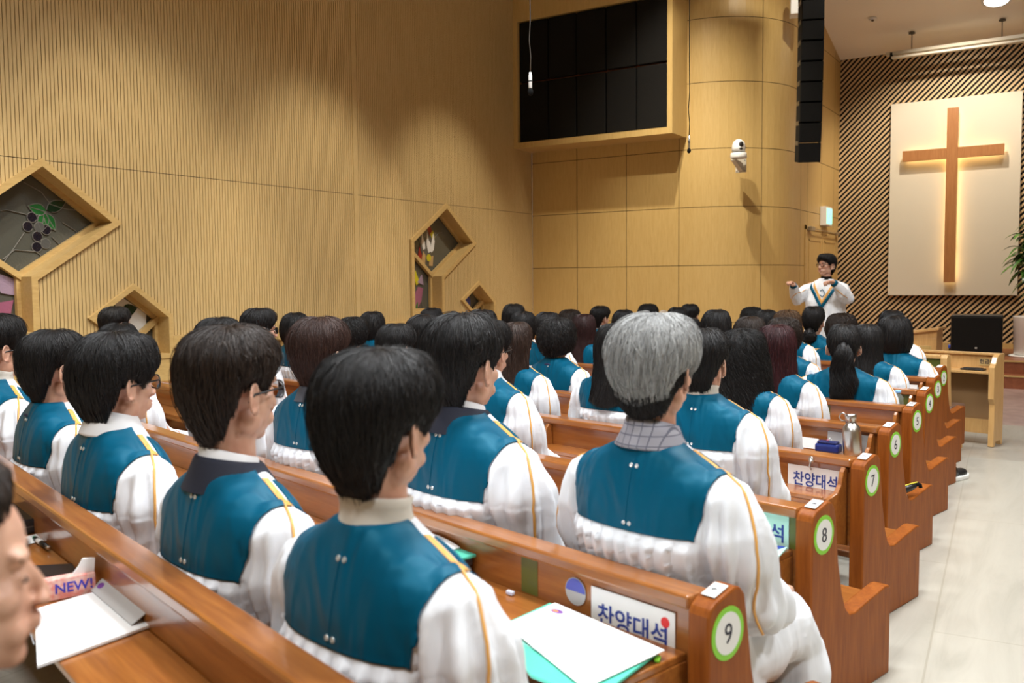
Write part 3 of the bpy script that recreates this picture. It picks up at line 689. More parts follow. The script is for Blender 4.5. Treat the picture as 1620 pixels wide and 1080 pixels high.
MB().box((-4.75, .0, .60), (-.045, .19, .622)).build('shelf', M['light_pew'], t, bevel=.004)
l = MB().box((-.185, .178, .655), (-.06, .182, .72)).build('label_plate', M['trimwood'], t)
text_mesh('label_lettering', '헌금위', .042, M['dark'], l, frame((-.125, .1775, .69), (1, 0, 0), (0, 0, 1)), bold=True)
q_ = Vector((o1.x, o1.y, 0))+U_*-.2+W_*.09
t = thing('black_case', 'flat black case lying on the shelf of the offering desk', 'case', (q_.x, q_.y, .523), -AL)
MB().box((-.09, -.05, 0), (.09, .05, .014)).build('shell', M['blackgloss'], t, bevel=.006); MB().box((-.07, -.035, .014), (.07, .035, .02)).build('lid', M['blackgloss'], t, bevel=.003)
q_ = Vector((o1.x, o1.y, 0))+U_*-.44+W_*.07
t = thing('blue_notepad', 'small pale blue notepad on the shelf of the offering desk', 'notepad', (q_.x, q_.y, .523), -AL)
MB().box((-.04, -.05, 0), (.04, .04, .012)).build('cover', plain('pale_blue', (.25, .42, .75), .5), t)
# ---------------------------------------------------------------- people
def hair_mat(name, col, col2, rough=.38, spec=.5):
    m, nt, b = base_mat(name, col, rough)
    v = texco(nt, (90, 90, 9)); n = nd(nt, 'ShaderNodeTexNoise', Scale=1.6, Detail=5, Roughness=.7, Distortion=.5); nt.links.new(v, n.inputs['Vector'])
    nt.links.new(ramp(nt, n.outputs[0], [(.35, col), (.7, col2)]), b.inputs['Base Color'])
    bump(nt, b, n.outputs[0], .35, .004); b.inputs['Specular IOR Level'].default_value = spec
    return m
HC_ = dict(black=((.006, .005, .005), (.018, .015, .014)), darkbrown=((.012, .007, .005), (.04, .024, .016)), brown=((.018, .009, .006), (.05, .025, .016)), redbrown=((.022, .009, .006), (.065, .03, .022)),
           wine=((.016, .003, .004), (.06, .012, .014)), winebrown=((.014, .005, .005), (.05, .018, .016)), lightbrown=((.05, .025, .012), (.14, .075, .035)), grey=((.20, .20, .195), (.48, .48, .47)))
HM = {k: hair_mat('hair_'+k, a, b, .46 if k != 'grey' else .5, .32 if k != 'grey' else .5) for k, (a, b) in HC_.items()}
def skin_mat():
    m, nt, b = base_mat('skin', (.62, .34, .23), .45); v = texco(nt)
    n = nd(nt, 'ShaderNodeTexNoise', Scale=14, Detail=4); nt.links.new(v, n.inputs['Vector'])
    nt.links.new(ramp(nt, n.outputs[0], [(.3, (.55, .27, .18)), (.6, (.66, .38, .265))]), b.inputs['Base Color'])
    b.inputs['Subsurface Weight'].default_value = .12; b.inputs['Subsurface Radius'].default_value = (.02, .008, .004); return m
M['skin'] = skin_mat()
def robe_mat():
    m, nt, b = base_mat('white_robe', (.80, .82, .86), .8)
    n1 = nd(nt, 'ShaderNodeTexNoise', Scale=16, Detail=2, Distortion=.6); nt.links.new(texco(nt, (1, 1, .16)), n1.inputs['Vector'])
    n2 = nd(nt, 'ShaderNodeTexNoise', Scale=6, Detail=3, Distortion=1.0); nt.links.new(texco(nt, (1, 1, .6)), n2.inputs['Vector'])
    ad = nt.nodes.new('ShaderNodeMath'); ad.operation = 'ADD'; nt.links.new(n1.outputs[0], ad.inputs[0]); nt.links.new(n2.outputs[0], ad.inputs[1])
    bump(nt, b, ad.outputs[0], .35, .02); b.inputs['Specular IOR Level'].default_value = .25; return m
M['robe'] = robe_mat()
def satin():
    m, nt, b = base_mat('teal_satin', (.001, .080, .150), .46)
    v = texco(nt, (1, 1, .35)); n = nd(nt, 'ShaderNodeTexNoise', Scale=7, Detail=2, Distortion=1.2); nt.links.new(v, n.inputs['Vector']); bump(nt, b, n.outputs[0], .8, .05)
    b.inputs['Specular IOR Level'].default_value = .3; b.inputs['Specular Tint'].default_value = (.25, .8, 1, 1); return m
M['teal'] = satin()
M['gold'] = plain('gold_satin', (.75, .38, .09), .4)
M['dkteal'] = plain('dark_trim', (.01, .02, .04), .5)
M['snap'] = plain('clear_snap', (.75, .8, .8), .15, .6)
M['eye'] = plain('eye_white', (.75, .73, .70), .3); M['iris'] = plain('iris', (.02, .01, .008), .2); M['lip'] = plain('lip', (.50, .17, .14), .4); M['brow'] = plain('eyebrow', (.03, .02, .015), .8)
CM = dict(beige=fabric('beige_knit', (.62, .56, .48), .9), shirt=plain('white_shirt', (.80, .79, .80), .7), navy=plain('navy_cloth', (.012, .014, .028), .8), cream=fabric('cream_knit', (.66, .62, .55), .9),
          charcoal=plain('charcoal', (.07, .07, .085), .8), purple=plain('dark_purple', (.03, .01, .05), .8), navytee=plain('navy_tee', (.01, .015, .05), .8))
def plaid():
    m, nt, b = base_mat('grey_check', (.35, .34, .38), .8); v = texco(nt, (1, 1, 1))
    br = nd(nt, 'ShaderNodeTexBrick', Scale=1, offset=0); br.inputs['Brick Width'].default_value = .022; br.inputs['Row Height'].default_value = .022; br.inputs['Mortar Size'].default_value = .0014
    br.inputs['Color1'].default_value = (.36, .35, .39, 1); br.inputs['Color2'].default_value = (.30, .29, .33, 1); br.inputs['Mortar'].default_value = (.13, .13, .17, 1)
    mp = texco(nt, (1, 1, 1), (R(90), 0, 0)); nt.links.new(mp, br.inputs['Vector']); nt.links.new(br.outputs[0], b.inputs['Base Color']); return m
CM['plaid'] = plaid()

def bake(mb, voxel, smooth_it=2, deform=None):
    """union of shapes -> one smooth skin (voxel remesh), returned as mesh data"""
    me = bpy.data.meshes.new('tmp'); me.from_pydata(mb.v, [], mb.f); me.update()
    o = bpy.data.objects.new('tmp', me); COL.objects.link(o)
    r = o.modifiers.new('r', 'REMESH'); r.mode = 'VOXEL'; r.voxel_size = voxel; r.use_smooth_shade = True
    s = o.modifiers.new('s', 'SMOOTH'); s.iterations = smooth_it; s.factor = .5
    bpy.context.view_layer.update()
    out = bpy.data.meshes.new_from_object(o.evaluated_get(bpy.context.evaluated_depsgraph_get()))
    bpy.data.objects.remove(o); bpy.data.meshes.remove(me)
    out.polygons.foreach_set('use_smooth', [True]*len(out.polygons))
    if deform:
        nr = [v.normal.copy() for v in out.vertices]
        for v, n in zip(out.vertices, nr): v.co = deform(v.co.copy(), n)
        out.update()
    return out
def inst(name, me, parent, mats=None):
    o = bpy.data.objects.new(name, me); COL.objects.link(o); o.parent = parent
    if mats is not None and not me.materials: me.materials.append(mats)
    return o
HZ = 1.085
def head_prims(mb, H, nose=1.0):
    """H: 4x4 head frame, y forward, z up, origin at eye height in the middle of the head"""
    r3 = H.to_3x3(); E = lambda c, r, rot=None: mb.ell(H @ Vector(c), r, r3 @ rot if rot is not None else r3, 20, 14)
    RY = lambda a: Matrix.Rotation(R(a), 3, 'Y'); RZ = lambda a: Matrix.Rotation(R(a), 3, 'Z'); RX = lambda a: Matrix.Rotation(R(a), 3, 'X')
    E((0, -.008, .030), (.074, .094, .085)); E((0, .030, -.030), (.061, .056, .078)); E((0, .036, -.070), (.047, .045, .040)); E((0, .062, -.094), (.022, .020, .017))
    for s in (-1, 1):
        E((s*.047, .004, -.062), (.018, .032, .030)); E((s*.041, .056, -.022), (.022, .022, .020)); E((s*.028, .075, .020), (.026, .014, .010), RY(-s*8)); E((s*.031, .072, -.001), (.015, .012, .009))
        E((s*.0115, .098, -.037), (.0085, .010, .0075)); E((s*.081, -.010, -.012), (.0055, .016, .027), RZ(s*28)); E((s*.078, -.001, -.038), (.006, .009, .011))
        m = H @ Matrix.Translation((s*.087, -.013, -.008)) @ Matrix.Rotation(R(s*28), 4, 'Z') @ Matrix.Rotation(R(-10), 4, 'X')
        mb.tube([m @ Vector((s*.002, .019*sin(a*2*PI/20), .030*cos(a*2*PI/20))) for a in range(20)], .0042, 8, closed=True)
        E((s*.026, .068, -.062), (.02, .016, .018))
    NY = lambda y: .086+(y-.086)*(nose if y > .086 else 1)
    mb.tube([H @ Vector(p) for p in ((0, .078, .014), (0, NY(.090), -.004), (0, NY(.103), -.024), (0, NY(.106), -.032))], [.008*nose, .0085*nose, .0105*nose, .011*nose], 12)
    E((0, NY(.105), -.033), (.013*nose, .012*nose, .0105*nose)); E((0, .072, -.060), (.026, .020, .020)); E((0, .089, -.056), (.021, .009, .0055)); E((0, .087, -.066), (.018, .010, .0065))
def capsule(mb, a, b, ra, rb, n=14):
    a, b = Vector(a), Vector(b); mb.tube([a, a.lerp(b, .5), b], [ra, (ra+rb)/2, rb], n); mb.ell(a, (ra,)*3, None, n, 8); mb.ell(b, (rb,)*3, None, n, 8)
def hand_prims(mb, wrist, fwd, up, side, s=1.0, curl=.35, pinch=0):
    """palm, five fingers of unequal length, thumb from the side of the palm; side=+1 thumb toward +x of the frame"""
    f = Vector(fwd).normalized(); u = Vector(up); u = (u-f*u.dot(f)).normalized(); x = f.cross(u)
    wr = Vector(wrist); Q = lambda a, b, c: wr+x*(a*s)+f*(b*s)+u*(c*s)
    rot = Matrix((x, f, u)).transposed()
    mb.ell(Q(0, .045, 0), (.038*s, .050*s, .015*s), rot, 16, 10); mb.ell(Q(0, .008, 0), (.024*s, .022*s, .018*s), rot, 12, 8)
    for k, (px, ln) in enumerate(((-.028, .072), (-.0095, .082), (.0095, .078), (.028, .060))):
        px = px*side*-1; c = curl*(1+.25*abs(k-1.2)); p = Q(px, .083, .0); ang = c*.5; pts = [p]
        for j, fr in enumerate((.45, .32, .23)):
            p = p+(f*cos(ang)-u*sin(ang))*(ln*fr*s); pts.append(p); ang += c*1.1
        mb.tube(pts, [.0095*s, .009*s, .0082*s, .0068*s], 10); mb.ell(pts[-1], (.007*s,)*3, None, 10, 6)
    tx = side
    pts = [Q(tx*.024, .022, -.004), Q(tx*.046, .048, -.014-.01*pinch), Q(tx*(.052-.02*pinch), .075, -.022-.012*pinch), Q(tx*(.050-.03*pinch), .098, -.026-.02*pinch)]
    mb.tube(pts, [.014*s, .012*s, .0095*s, .0075*s], 10); mb.ell(pts[-1], (.0078*s,)*3, None, 10, 6)
HY = R(11)   # heads turned toward the conductor
def head_frame(yaw=HY, pitch=0, z=HZ): return Matrix.Translation((0, 0.0, z)) @ Matrix.Rotation(yaw, 4, 'Z') @ Matrix.Rotation(pitch, 4, 'X')
def seated_body():
    mb = MB(); head_prims(mb, head_frame())
    mb.tube([(0, -.012, .84), (0, -.008, .92), (0, -.006, .98), (0, 0, 1.04)], [.072, .056, .052, .054], 18)
    ov = lambda z, a, b, yc: [Vector((a*cos(k*2*PI/24), yc+b*sin(k*2*PI/24), z)) for k in range(24)]
    mb.rings([ov(.30, .16, .13, .03), ov(.42, .155, .12, .01), ov(.58, .145, .10, 0), ov(.72, .165, .105, 0), ov(.82, .17, .095, -.003), ov(.88, .10, .065, -.008), ov(.90, .05, .04, -.01)])
    for s in (-1, 1):
        capsule(mb, (s*.165, -.004, .825), (s*.245, .07, .60), .052, .040); capsule(mb, (s*.245, .07, .60), (s*.13, .27, .50), .040, .027)
        hand_prims(mb, (s*.125, .28, .495), (-s*.25, 1, -.12), (0, .1, 1), -s, 1, .35)
        capsule(mb, (s*.085, .04, .36), (s*.11, .36, .37), .080, .052); capsule(mb, (s*.11, .36, .37), (s*.11, .38, .10), .052, .035); capsule(mb, (s*.11, .35, .045), (s*.115, .47, .03), .036, .028)
    return bake(mb, .0045, 2)
def se(z, a, b, yc, n=48, p=2.4):
    out = []
    for k in range(n):
        c, s_ = cos(k*2*PI/n), sin(k*2*PI/n); out.append(Vector((a*math.copysign(abs(c)**(2/p), c), yc+b*math.copysign(abs(s_)**(2/p), s_), z)))
    return out
def robe_mesh(seed):
    mb = MB()
    mb.rings([se(*t) for t in ((.30, .22, .16, .07), (.42, .215, .14, .045), (.52, .205, .125, .025), (.62, .205, .120, .012), (.665, .207, .124, .004), (.70, .210, .126, 0), (.76, .214, .120, -.002), (.80, .218, .112, -.004), (.83, .213, .104, -.006), (.857, .196, .095, -.008), (.879, .166, .086, -.010), (.898, .128, .077, -.012), (.915, .092, .069, -.012), (.93, .070, .062, -.012))])
    for s in (-1, 1):
        mb.tube([(s*.15, -.006, .842), (s*.185, -.004, .815), (s*.208, .002, .74), (s*.218, .016, .65), (s*.222, .05, .575), (s*.20, .14, .52), (s*.15, .24, .50), (s*.125, .285, .495)], [.050, .070, .079, .083, .082, .074, .058, .042], 24)
        mb.tube([(s*.10, .02, .36), (s*.11, .25, .38), (s*.11, .36, .375), (s*.115, .415, .30), (s*.115, .42, .05)], [.115, .108, .100, .085, .11], 24)
    mb.tube([(0, .05, .36), (0, .36, .37), (0, .41, .28), (0, .415, .06)], [.13, .09, .06, .06], 18)
    def deform(p, n):
        o = Vector((seed*7.1, 0, 0)); d = 0
        if p.z < .735 and p.y < .0 and abs(p.x) < .185:          # pleats hang from the yoke
            f = min(1, (.735-p.z)/.03); u_ = (p.x+.5+.02*noise.noise(Vector((p.x*3, 0, p.z*6))+o))/.040; sw = u_-math.floor(u_); amp = .017*f*(.4+.6*min(1, (.20-abs(p.x))/.04))
            p = p+Vector((0, -.005*f-amp*sw, 0))
        else:
            if abs(p.x) > .17 or p.y > .05 or p.z < .5:
                a = min(1, max(0, (.872-p.z)/.09)); sx = 1 if p.x > 0 else -1; th = math.atan2(p.y-.01, abs(p.x)-.20); dd = sin(th*12+3*noise.noise(Vector((th, p.z*4, sx))+o))*.0085*a*(1 if p.z > .5 and abs(p.x) > .185 else 0)+noise.noise(Vector((p.x*22, p.y*22, p.z*4))+o)*.012*a+noise.noise(Vector((p.x*9, p.y*9, p.z*9))+o)*.016*a
                p = p+n*dd
        if p.z < .72 and (abs(p.x) > .19 or p.y > 0): p = p+n*noise.noise(p*5+o)*.010
        return p
    return bake(mb, .0068, 2, deform)
def cut_from(me, planes, off=.004, thick=True):
    """the part of a skin on the inner side of every plane, lifted off by off"""
    bm = bmesh.new(); bm.from_mesh(me)
    for co, no in planes:
        bmesh.ops.bisect_plane(bm, geom=bm.verts[:]+bm.edges[:]+bm.faces[:], plane_co=co, plane_no=no, clear_outer=True)
    bm.normal_update()
    for v in bm.verts: v.co += v.normal*off
    ed = [e for e in bm.edges if e.is_boundary]; ex = bmesh.ops.extrude_edge_only(bm, edges=ed)
    nv = [g for g in ex['geom'] if isinstance(g, bmesh.types.BMVert)]; bm.normal_update()
    cen = sum((v.co for v in bm.verts), Vector())/max(1, len(bm.verts))
    for v in nv: v.co += (Vector((0, .02, .80))-v.co).normalized()*(off*1.3)
    out = bpy.data.meshes.new('cut'); bm.to_mesh(out); bm.free()
    out.polygons.foreach_set('use_smooth', [True]*len(out.polygons)); return out
def bvh(me): return BVHTree.FromPolygons([v.co for v in me.vertices], [p.vertices for p in me.polygons])
def robe_kit(seed):
    """robe and the parts sewn to it"""
    me = robe_mesh(seed); k = {'robe': me}
    side = lambda s: (Vector((s*.178, 0, .735)), Vector((s*1, 0, -.16)).normalized())
    base = [(Vector((0, 0, .734)), Vector((0, 0, -1))), side(1), side(-1)]
    k['yoke'] = cut_from(me, base+[(Vector((0, .008, .8)), Vector((0, 1, 0)))])
    g = MB(); 
    def band(y0, y1, s): return cut_from(me, [side(s), (Vector((0, y1, .8)), Vector((0, 1, 0))), (Vector((0, y0, .8)), Vector((0, -1, 0))), (Vector((s*.10, 0, .8)), Vector((-s, 0, 0))), (Vector((0, 0, .78)), Vector((0, 0, -1)))])
    k['gold_band'] = [band(.010, .024, s) for s in (1, -1)]; k['front_band'] = [band(.034, .075, s) for s in (1, -1)]
    T = bvh(me); k['piping'] = []
    for s in (1, -1):
        a = []; key = [Vector(q_) for q_ in ((.150, .016, .90), (.180, .012, .88), (.205, .004, .85), (.225, -.006, .80), (.24, -.012, .73), (.25, -.010, .66), (.255, .0, .59), (.255, .02, .53))]
        for t in range(29):
            x_ = t/4; i_ = min(int(x_), 6); q_ = key[i_].lerp(key[i_+1], x_-i_); q_.x *= s
            out = Vector((q_.x, q_.y*2-.05, max(0, q_.z-.80)*3)).normalized(); h = T.ray_cast(q_+out*.2, -out)
            if h[0]: a.append(h[0]+out*.002)
        m = MB(); m.tube(a, .0034, 6); k['piping'].append(m)
    k['snap'] = []
    T = bvh(k['yoke'])
    for z in (.880, .752):
        for dx in (.0, .016):
            h = T.ray_cast(Vector((.012+dx, -1, z)), Vector((0, 1, 0)))
            if h[0]: k['snap'].append((h[0], h[1]))
    pts = []
    for t in range(12):
        h = T.ray_cast(Vector((.016, -1, .893-.15*t/11)), Vector((0, 1, 0)))
        if h[0]: pts.append(h[0]+h[1]*.0003)
    k['seam'] = pts
    return k
LEVELS = (.98, 1.06, 1.14, 1.22)
def squash(me, H, lift=0):
    c = me.copy(); sh = 1.222-H-lift; kf = (.75-sh)/.75
    co = [0.0]*(3*len(c.vertices)); c.vertices.foreach_get('co', co)
    for i in range(2, len(co), 3):
        if co[i] < .75: co[i] = .75-(.75-co[i])*kf
        if lift and co[i] < .985: co[i] += lift*min(1, (.985-co[i])/.085)
    c.vertices.foreach_set('co', co); c.update(); return c
BODY = seated_body(); KITS = [robe_kit(s) for s in (1, 2)]
CACHE = {}
def kit_obj(key, fn):
    if key not in CACHE: CACHE[key] = fn()
    return CACHE[key]

# hair: profiles (r, z) from the crown down, at key azimuths (0 front, 180 back), measured from the head centre
TOPF = [(0, .137), (.030, .136), (.058, .130)]
STY = {
 'short': {0: TOPF+[(.084, .119), (.100, .100), (.103, .080), (.092, .060)], 40: TOPF+[(.082, .117), (.098, .092), (.101, .062), (.088, .038)], 70: TOPF+[(.078, .112), (.092, .080), (.092, .040), (.078, .000)],
           90: TOPF+[(.078, .110), (.092, .080), (.091, .048), (.079, .022)], 112: TOPF+[(.082, .112), (.100, .078), (.098, .038), (.083, .012)], 126: TOPF+[(.086, .112), (.108, .070), (.103, .010), (.080, -.040)], 145: TOPF+[(.090, .112), (.114, .066), (.108, -.015), (.074, -.092)], 180: TOPF+[(.094, .110), (.119, .060), (.109, -.025), (.066, -.108)]},
 'short2': {0: TOPF+[(.088, .119), (.106, .094), (.108, .066), (.098, .042)], 40: TOPF+[(.088, .117), (.105, .084), (.106, .048), (.092, .022)], 70: TOPF+[(.084, .110), (.099, .074), (.098, .030), (.081, -.006)],
           90: TOPF+[(.084, .108), (.100, .072), (.098, .036), (.082, .012)], 112: TOPF+[(.088, .110), (.107, .068), (.104, .022), (.084, .000)], 126: TOPF+[(.092, .110), (.114, .064), (.110, .000), (.082, -.050)], 145: TOPF+[(.095, .110), (.120, .058), (.114, -.025), (.076, -.098)], 180: TOPF+[(.098, .108), (.125, .052), (.114, -.035), (.068, -.114)]},
 'bald': {0: [(0, .118), (.03, .117), (.05, .112), (.06, .108), (.065, .105), (.07, .1), (.072, .098)], 70: [(.03, .116), (.05, .112), (.065, .10), (.078, .085), (.088, .06), (.088, .03), (.080, -.002)], 90: [(.03, .116), (.05, .112), (.066, .10), (.078, .085), (.088, .06), (.088, .035), (.082, .012)],
          130: [(.02, .120), (.05, .116), (.07, .105), (.092, .085), (.102, .04), (.100, -.02), (.078, -.07)], 180: [(.0, .122), (.04, .120), (.07, .110), (.098, .088), (.112, .04), (.106, -.03), (.068, -.095)]},
 'bob': {0: TOPF+[(.084, .118), (.100, .096), (.103, .078), (.092, .058)], 35: TOPF+[(.084, .117), (.102, .090), (.105, .055), (.094, .030)], 55: TOPF+[(.088, .112), (.108, .060), (.110, -.020), (.092, -.085)], 90: TOPF+[(.088, .110), (.110, .058), (.120, -.040), (.100, -.110)],
         130: TOPF+[(.094, .108), (.122, .050), (.130, -.045), (.098, -.118)], 180: TOPF+[(.098, .108), (.128, .045), (.132, -.045), (.092, -.122)]},
 'perm': {0: TOPF+[(.088, .120), (.106, .100), (.110, .080), (.096, .058)], 35: TOPF+[(.090, .118), (.108, .090), (.112, .055), (.098, .025)], 55: TOPF+[(.092, .112), (.112, .065), (.116, .010), (.096, -.040)], 90: TOPF+[(.094, .112), (.116, .060), (.120, -.010), (.100, -.070)],
          130: TOPF+[(.100, .110), (.126, .055), (.128, -.020), (.096, -.090)], 180: TOPF+[(.102, .110), (.132, .050), (.130, -.030), (.088, -.105)]},
 'long': {0: TOPF+[(.082, .118), (.098, .096), (.100, .078), (.090, .058)], 30: TOPF+[(.082, .117), (.100, .086), (.102, .045), (.094, .010)], 52: TOPF+[(.086, .110), (.104, .040), (.104, -.060), (.118, -.190)], 90: TOPF+[(.086, .108), (.104, .030), (.106, -.080), (.128, -.225)],
          130: TOPF+[(.092, .106), (.118, .020), (.118, -.100), (.150, -.262)], 180: TOPF+[(.096, .106), (.122, .020), (.116, -.100), (.158, -.290)]},
 'pony': {0: TOPF+[(.080, .112), (.092, .092), (.095, .075), (.086, .058)], 40: TOPF+[(.078, .110), (.090, .085), (.093, .058), (.084, .036)], 70: TOPF+[(.076, .106), (.086, .074), (.087, .030), (.078, -.004)], 90: TOPF+[(.076, .105), (.086, .074), (.087, .038), (.079, .016)],
          110: TOPF+[(.078, .106), (.093, .070), (.094, .020), (.080, -.012)], 140: TOPF+[(.085, .106), (.104, .060), (.102, -.010), (.072, -.080)], 180: TOPF+[(.090, .106), (.110, .055), (.104, -.020), (.062, -.095)]},
}
STY['gray'] = {k: v for k, v in STY['short2'].items()}; STY['gray'].pop(145); STY['gray'].pop(126)
STY['gray'][180] = TOPF+[(.098, .108), (.126, .055), (.124, -.010), (.094, -.062)]; STY['gray'][140] = TOPF+[(.094, .110), (.120, .060), (.118, .005), (.098, -.045)]
STY['under'] = {0: [(.02, .09)]*3+[(.05, .08)]*4, 80: [(.05, .06)]*3+[(.07, .03), (.078, .02), (.079, .01), (.078, -.002)], 110: [(.07, .03)]*3+[(.088, .02), (.090, .0), (.088, -.02), (.078, -.03)], 140: [(.08, .02)]*3+[(.104, .0), (.100, -.03), (.090, -.07), (.072, -.092)], 180: [(.08, .02)]*3+[(.108, -.01), (.100, -.05), (.086, -.085), (.064, -.112)]}
STY['longs'] = {k: [(r*1.0, z*(1.12 if z < -.09 else 1)) for r, z in v] for k, v in STY['long'].items()}
STY['curlylong'] = {k: [(r*(1.04 if z > -.05 else 1.22), z*(1.55 if z < -.09 else 1)) for r, z in v] for k, v in STY['long'].items()}
STY['long2'] = {k: ([(r, z) for r, z in v] if k != 90 else TOPF+[(.078, .108), (.092, .060), (.096, .015), (.098, -.01)]) for k, v in STY['long'].items()}; STY['long2'][52] = STY['pony'][70]
STY['bun'] = STY['pony']
def hair_fn(style):
    keys = sorted(STY[style]); tab = []
    for k in keys:
        pts = [Vector(p) for p in STY[style][k]]
        # Catmull-Rom through the keys -> 24 samples by length
        dense = []
        for i in range(len(pts)-1):
            p0, p1, p2, p3 = pts[max(i-1, 0)], pts[i], pts[i+1], pts[min(i+2, len(pts)-1)]
            for j in range(6):
                t = j/6; dense.append(.5*((2*p1)+(p2-p0)*t+(2*p0-5*p1+4*p2-p3)*t*t+(3*p1-p0-3*p2+p3)*t**3))
        dense.append(pts[-1]); L = [0]
        for a, b in zip(dense, dense[1:]): L.append(L[-1]+(b-a).length)
        row = []; j = 0
        for s_ in range(25):
            t = L[-1]*s_/24
            while j < len(L)-2 and L[j+1] < t: j += 1
            f = (t-L[j])/max(1e-9, L[j+1]-L[j]); row.append(dense[j].lerp(dense[j+1], min(1, max(0, f))))
        tab.append(row)
    def f(phi, v):
        a = abs((phi+180) % 360-180); i = 0
        while i < len(keys)-2 and keys[i+1] < a: i += 1
        t = min(1, max(0, (a-keys[i])/(keys[i+1]-keys[i]))); t = t*t*(3-2*t)
        x = min(23.999, max(0, v*24)); j = int(x); g_ = x-j
        p = tab[i][j].lerp(tab[i][j+1], g_).lerp(tab[i+1][j].lerp(tab[i+1][j+1], g_), t)
        r_ = R(phi); return Vector((p.x*sin(r_), p.x*cos(r_), p.y))
    return f
def hair_mesh(style, strands, width, seed=1, curl=0, H=None):
    rnd = random.Random(seed*31+len(style)); f = hair_fn(style); H = H or head_frame()
    mb = MB(); n, m = 72, 26; rs = []
    for j in range(m+1):
        ring = []
        for i in range(n):
            ph = i*360/n; v = j/m; p = f(ph, v)
            a = .004 if curl == 0 else .010
            nn = noise.noise(Vector((ph*.16*(1 if curl == 0 else .6), v*(2.5 if curl == 0 else 9), seed*3)))
            p = p*(1+(nn*a)/.1*min(1, v*3+.2)*(.6 if j < m else .2)); p.z -= 0
            ring.append(H @ p)
        rs.append(ring)
    mb.rings(rs, True, False)
    # inner lining so that the edge has thickness
    inn = [[(H @ Vector((0, 0, p_z)))*.06+q_*.94 for q_, p_z in zip(rs[j], [(H.inverted() @ q_).z for q_ in rs[j]])] for j in (m, m-3, m-7)]
    mb.rings([rs[m]]+inn, False, False)
    for s_ in range(strands):
        ph = rnd.random()*360; v0 = rnd.random()**.8*.75; v1 = min(1.03, v0+rnd.uniform(.22, .5)); lift = rnd.uniform(.0005, .0045)*(2.2 if rnd.random() < .08 else 1)
        dr = rnd.gauss(0, 9); pts = []; k = 7 if curl == 0 else 12; cph = rnd.random()*6.28
        tw = noise.noise(Vector((ph*.02, seed, 0)))*30
        for j in range(k):
            t = j/(k-1); v = v0+(v1-v0)*t; p = f(ph+dr*t+tw*v*(1 if curl == 0 else .3), min(1, v)); d = Vector((p.x, p.y, p.z*.6-.01)).normalized()
            p = p+d*(lift*sin(PI*min(1, t*1.15))**.5 if t < .87 else lift*.6)
            if curl: p = p+Vector((cos(cph+t*14), sin(cph+t*14), sin(cph*2+t*11)))*curl
            if v > 1: p.z -= (v-1)*.25
            pts.append(H @ p)
        w_ = width*rnd.uniform(.6, 1.3); mb.tube(pts, [w_*.6]+[w_]*(k-2)+[w_*.25], 3)
    me = bpy.data.meshes.new('hair_'+style); me.from_pydata(mb.v, [], mb.f); me.polygons.foreach_set('use_smooth', [True]*len(me.polygons)); me.update(); return me
def tail_mesh(path, rad, strands, width, wave, seed=3, H=None):
    rnd = random.Random(seed); H = H or head_frame(); mb = MB(); N = 26
    P_ = [Vector(p) for p in path]
    def at_(t):
        x = t*(len(P_)-1); i = min(int(x), len(P_)-2); g_ = x-i; p0, p1, p2, p3 = P_[max(i-1, 0)], P_[i], P_[i+1], P_[min(i+2, len(P_)-1)]
        return .5*((2*p1)+(p2-p0)*g_+(2*p0-5*p1+4*p2-p3)*g_*g_+(3*p1-p0-3*p2+p3)*g_**3)
    def rr(t): x = t*(len(rad)-1); i = min(int(x), len(rad)-2); return rad[i]+(rad[i+1]-rad[i])*(x-i)
    mb.tube([H @ at_(j/N) for j in range(N+1)], [rr(j/N)*.82 for j in range(N+1)], 14)
    for s_ in range(strands):
        a = rnd.random()*6.28; q_ = rnd.uniform(.75, 1.22); t0 = rnd.random()*.6; t1 = min(1.04, t0+rnd.uniform(.3, .6)); ph = rnd.random()*6.28; pts = []
        for j in range(12):
            t = t0+(t1-t0)*j/11; r_ = rr(min(1, t))*q_; aa = a+.5*sin(ph+t*7); p = at_(min(1, t))+Vector((cos(aa)*r_, sin(aa)*r_*.8, 0))
            p += Vector((sin(ph+t*24), cos(ph+t*21), 0))*wave*t; p.z -= max(0, t-1)*.3
            pts.append(H @ p)
        mb.tube(pts, [width*.6]+[width]*10+[width*.2], 3)
    me = bpy.data.meshes.new('hair_tail'); me.from_pydata(mb.v, [], mb.f); me.polygons.foreach_set('use_smooth', [True]*len(me.polygons)); me.update(); return me
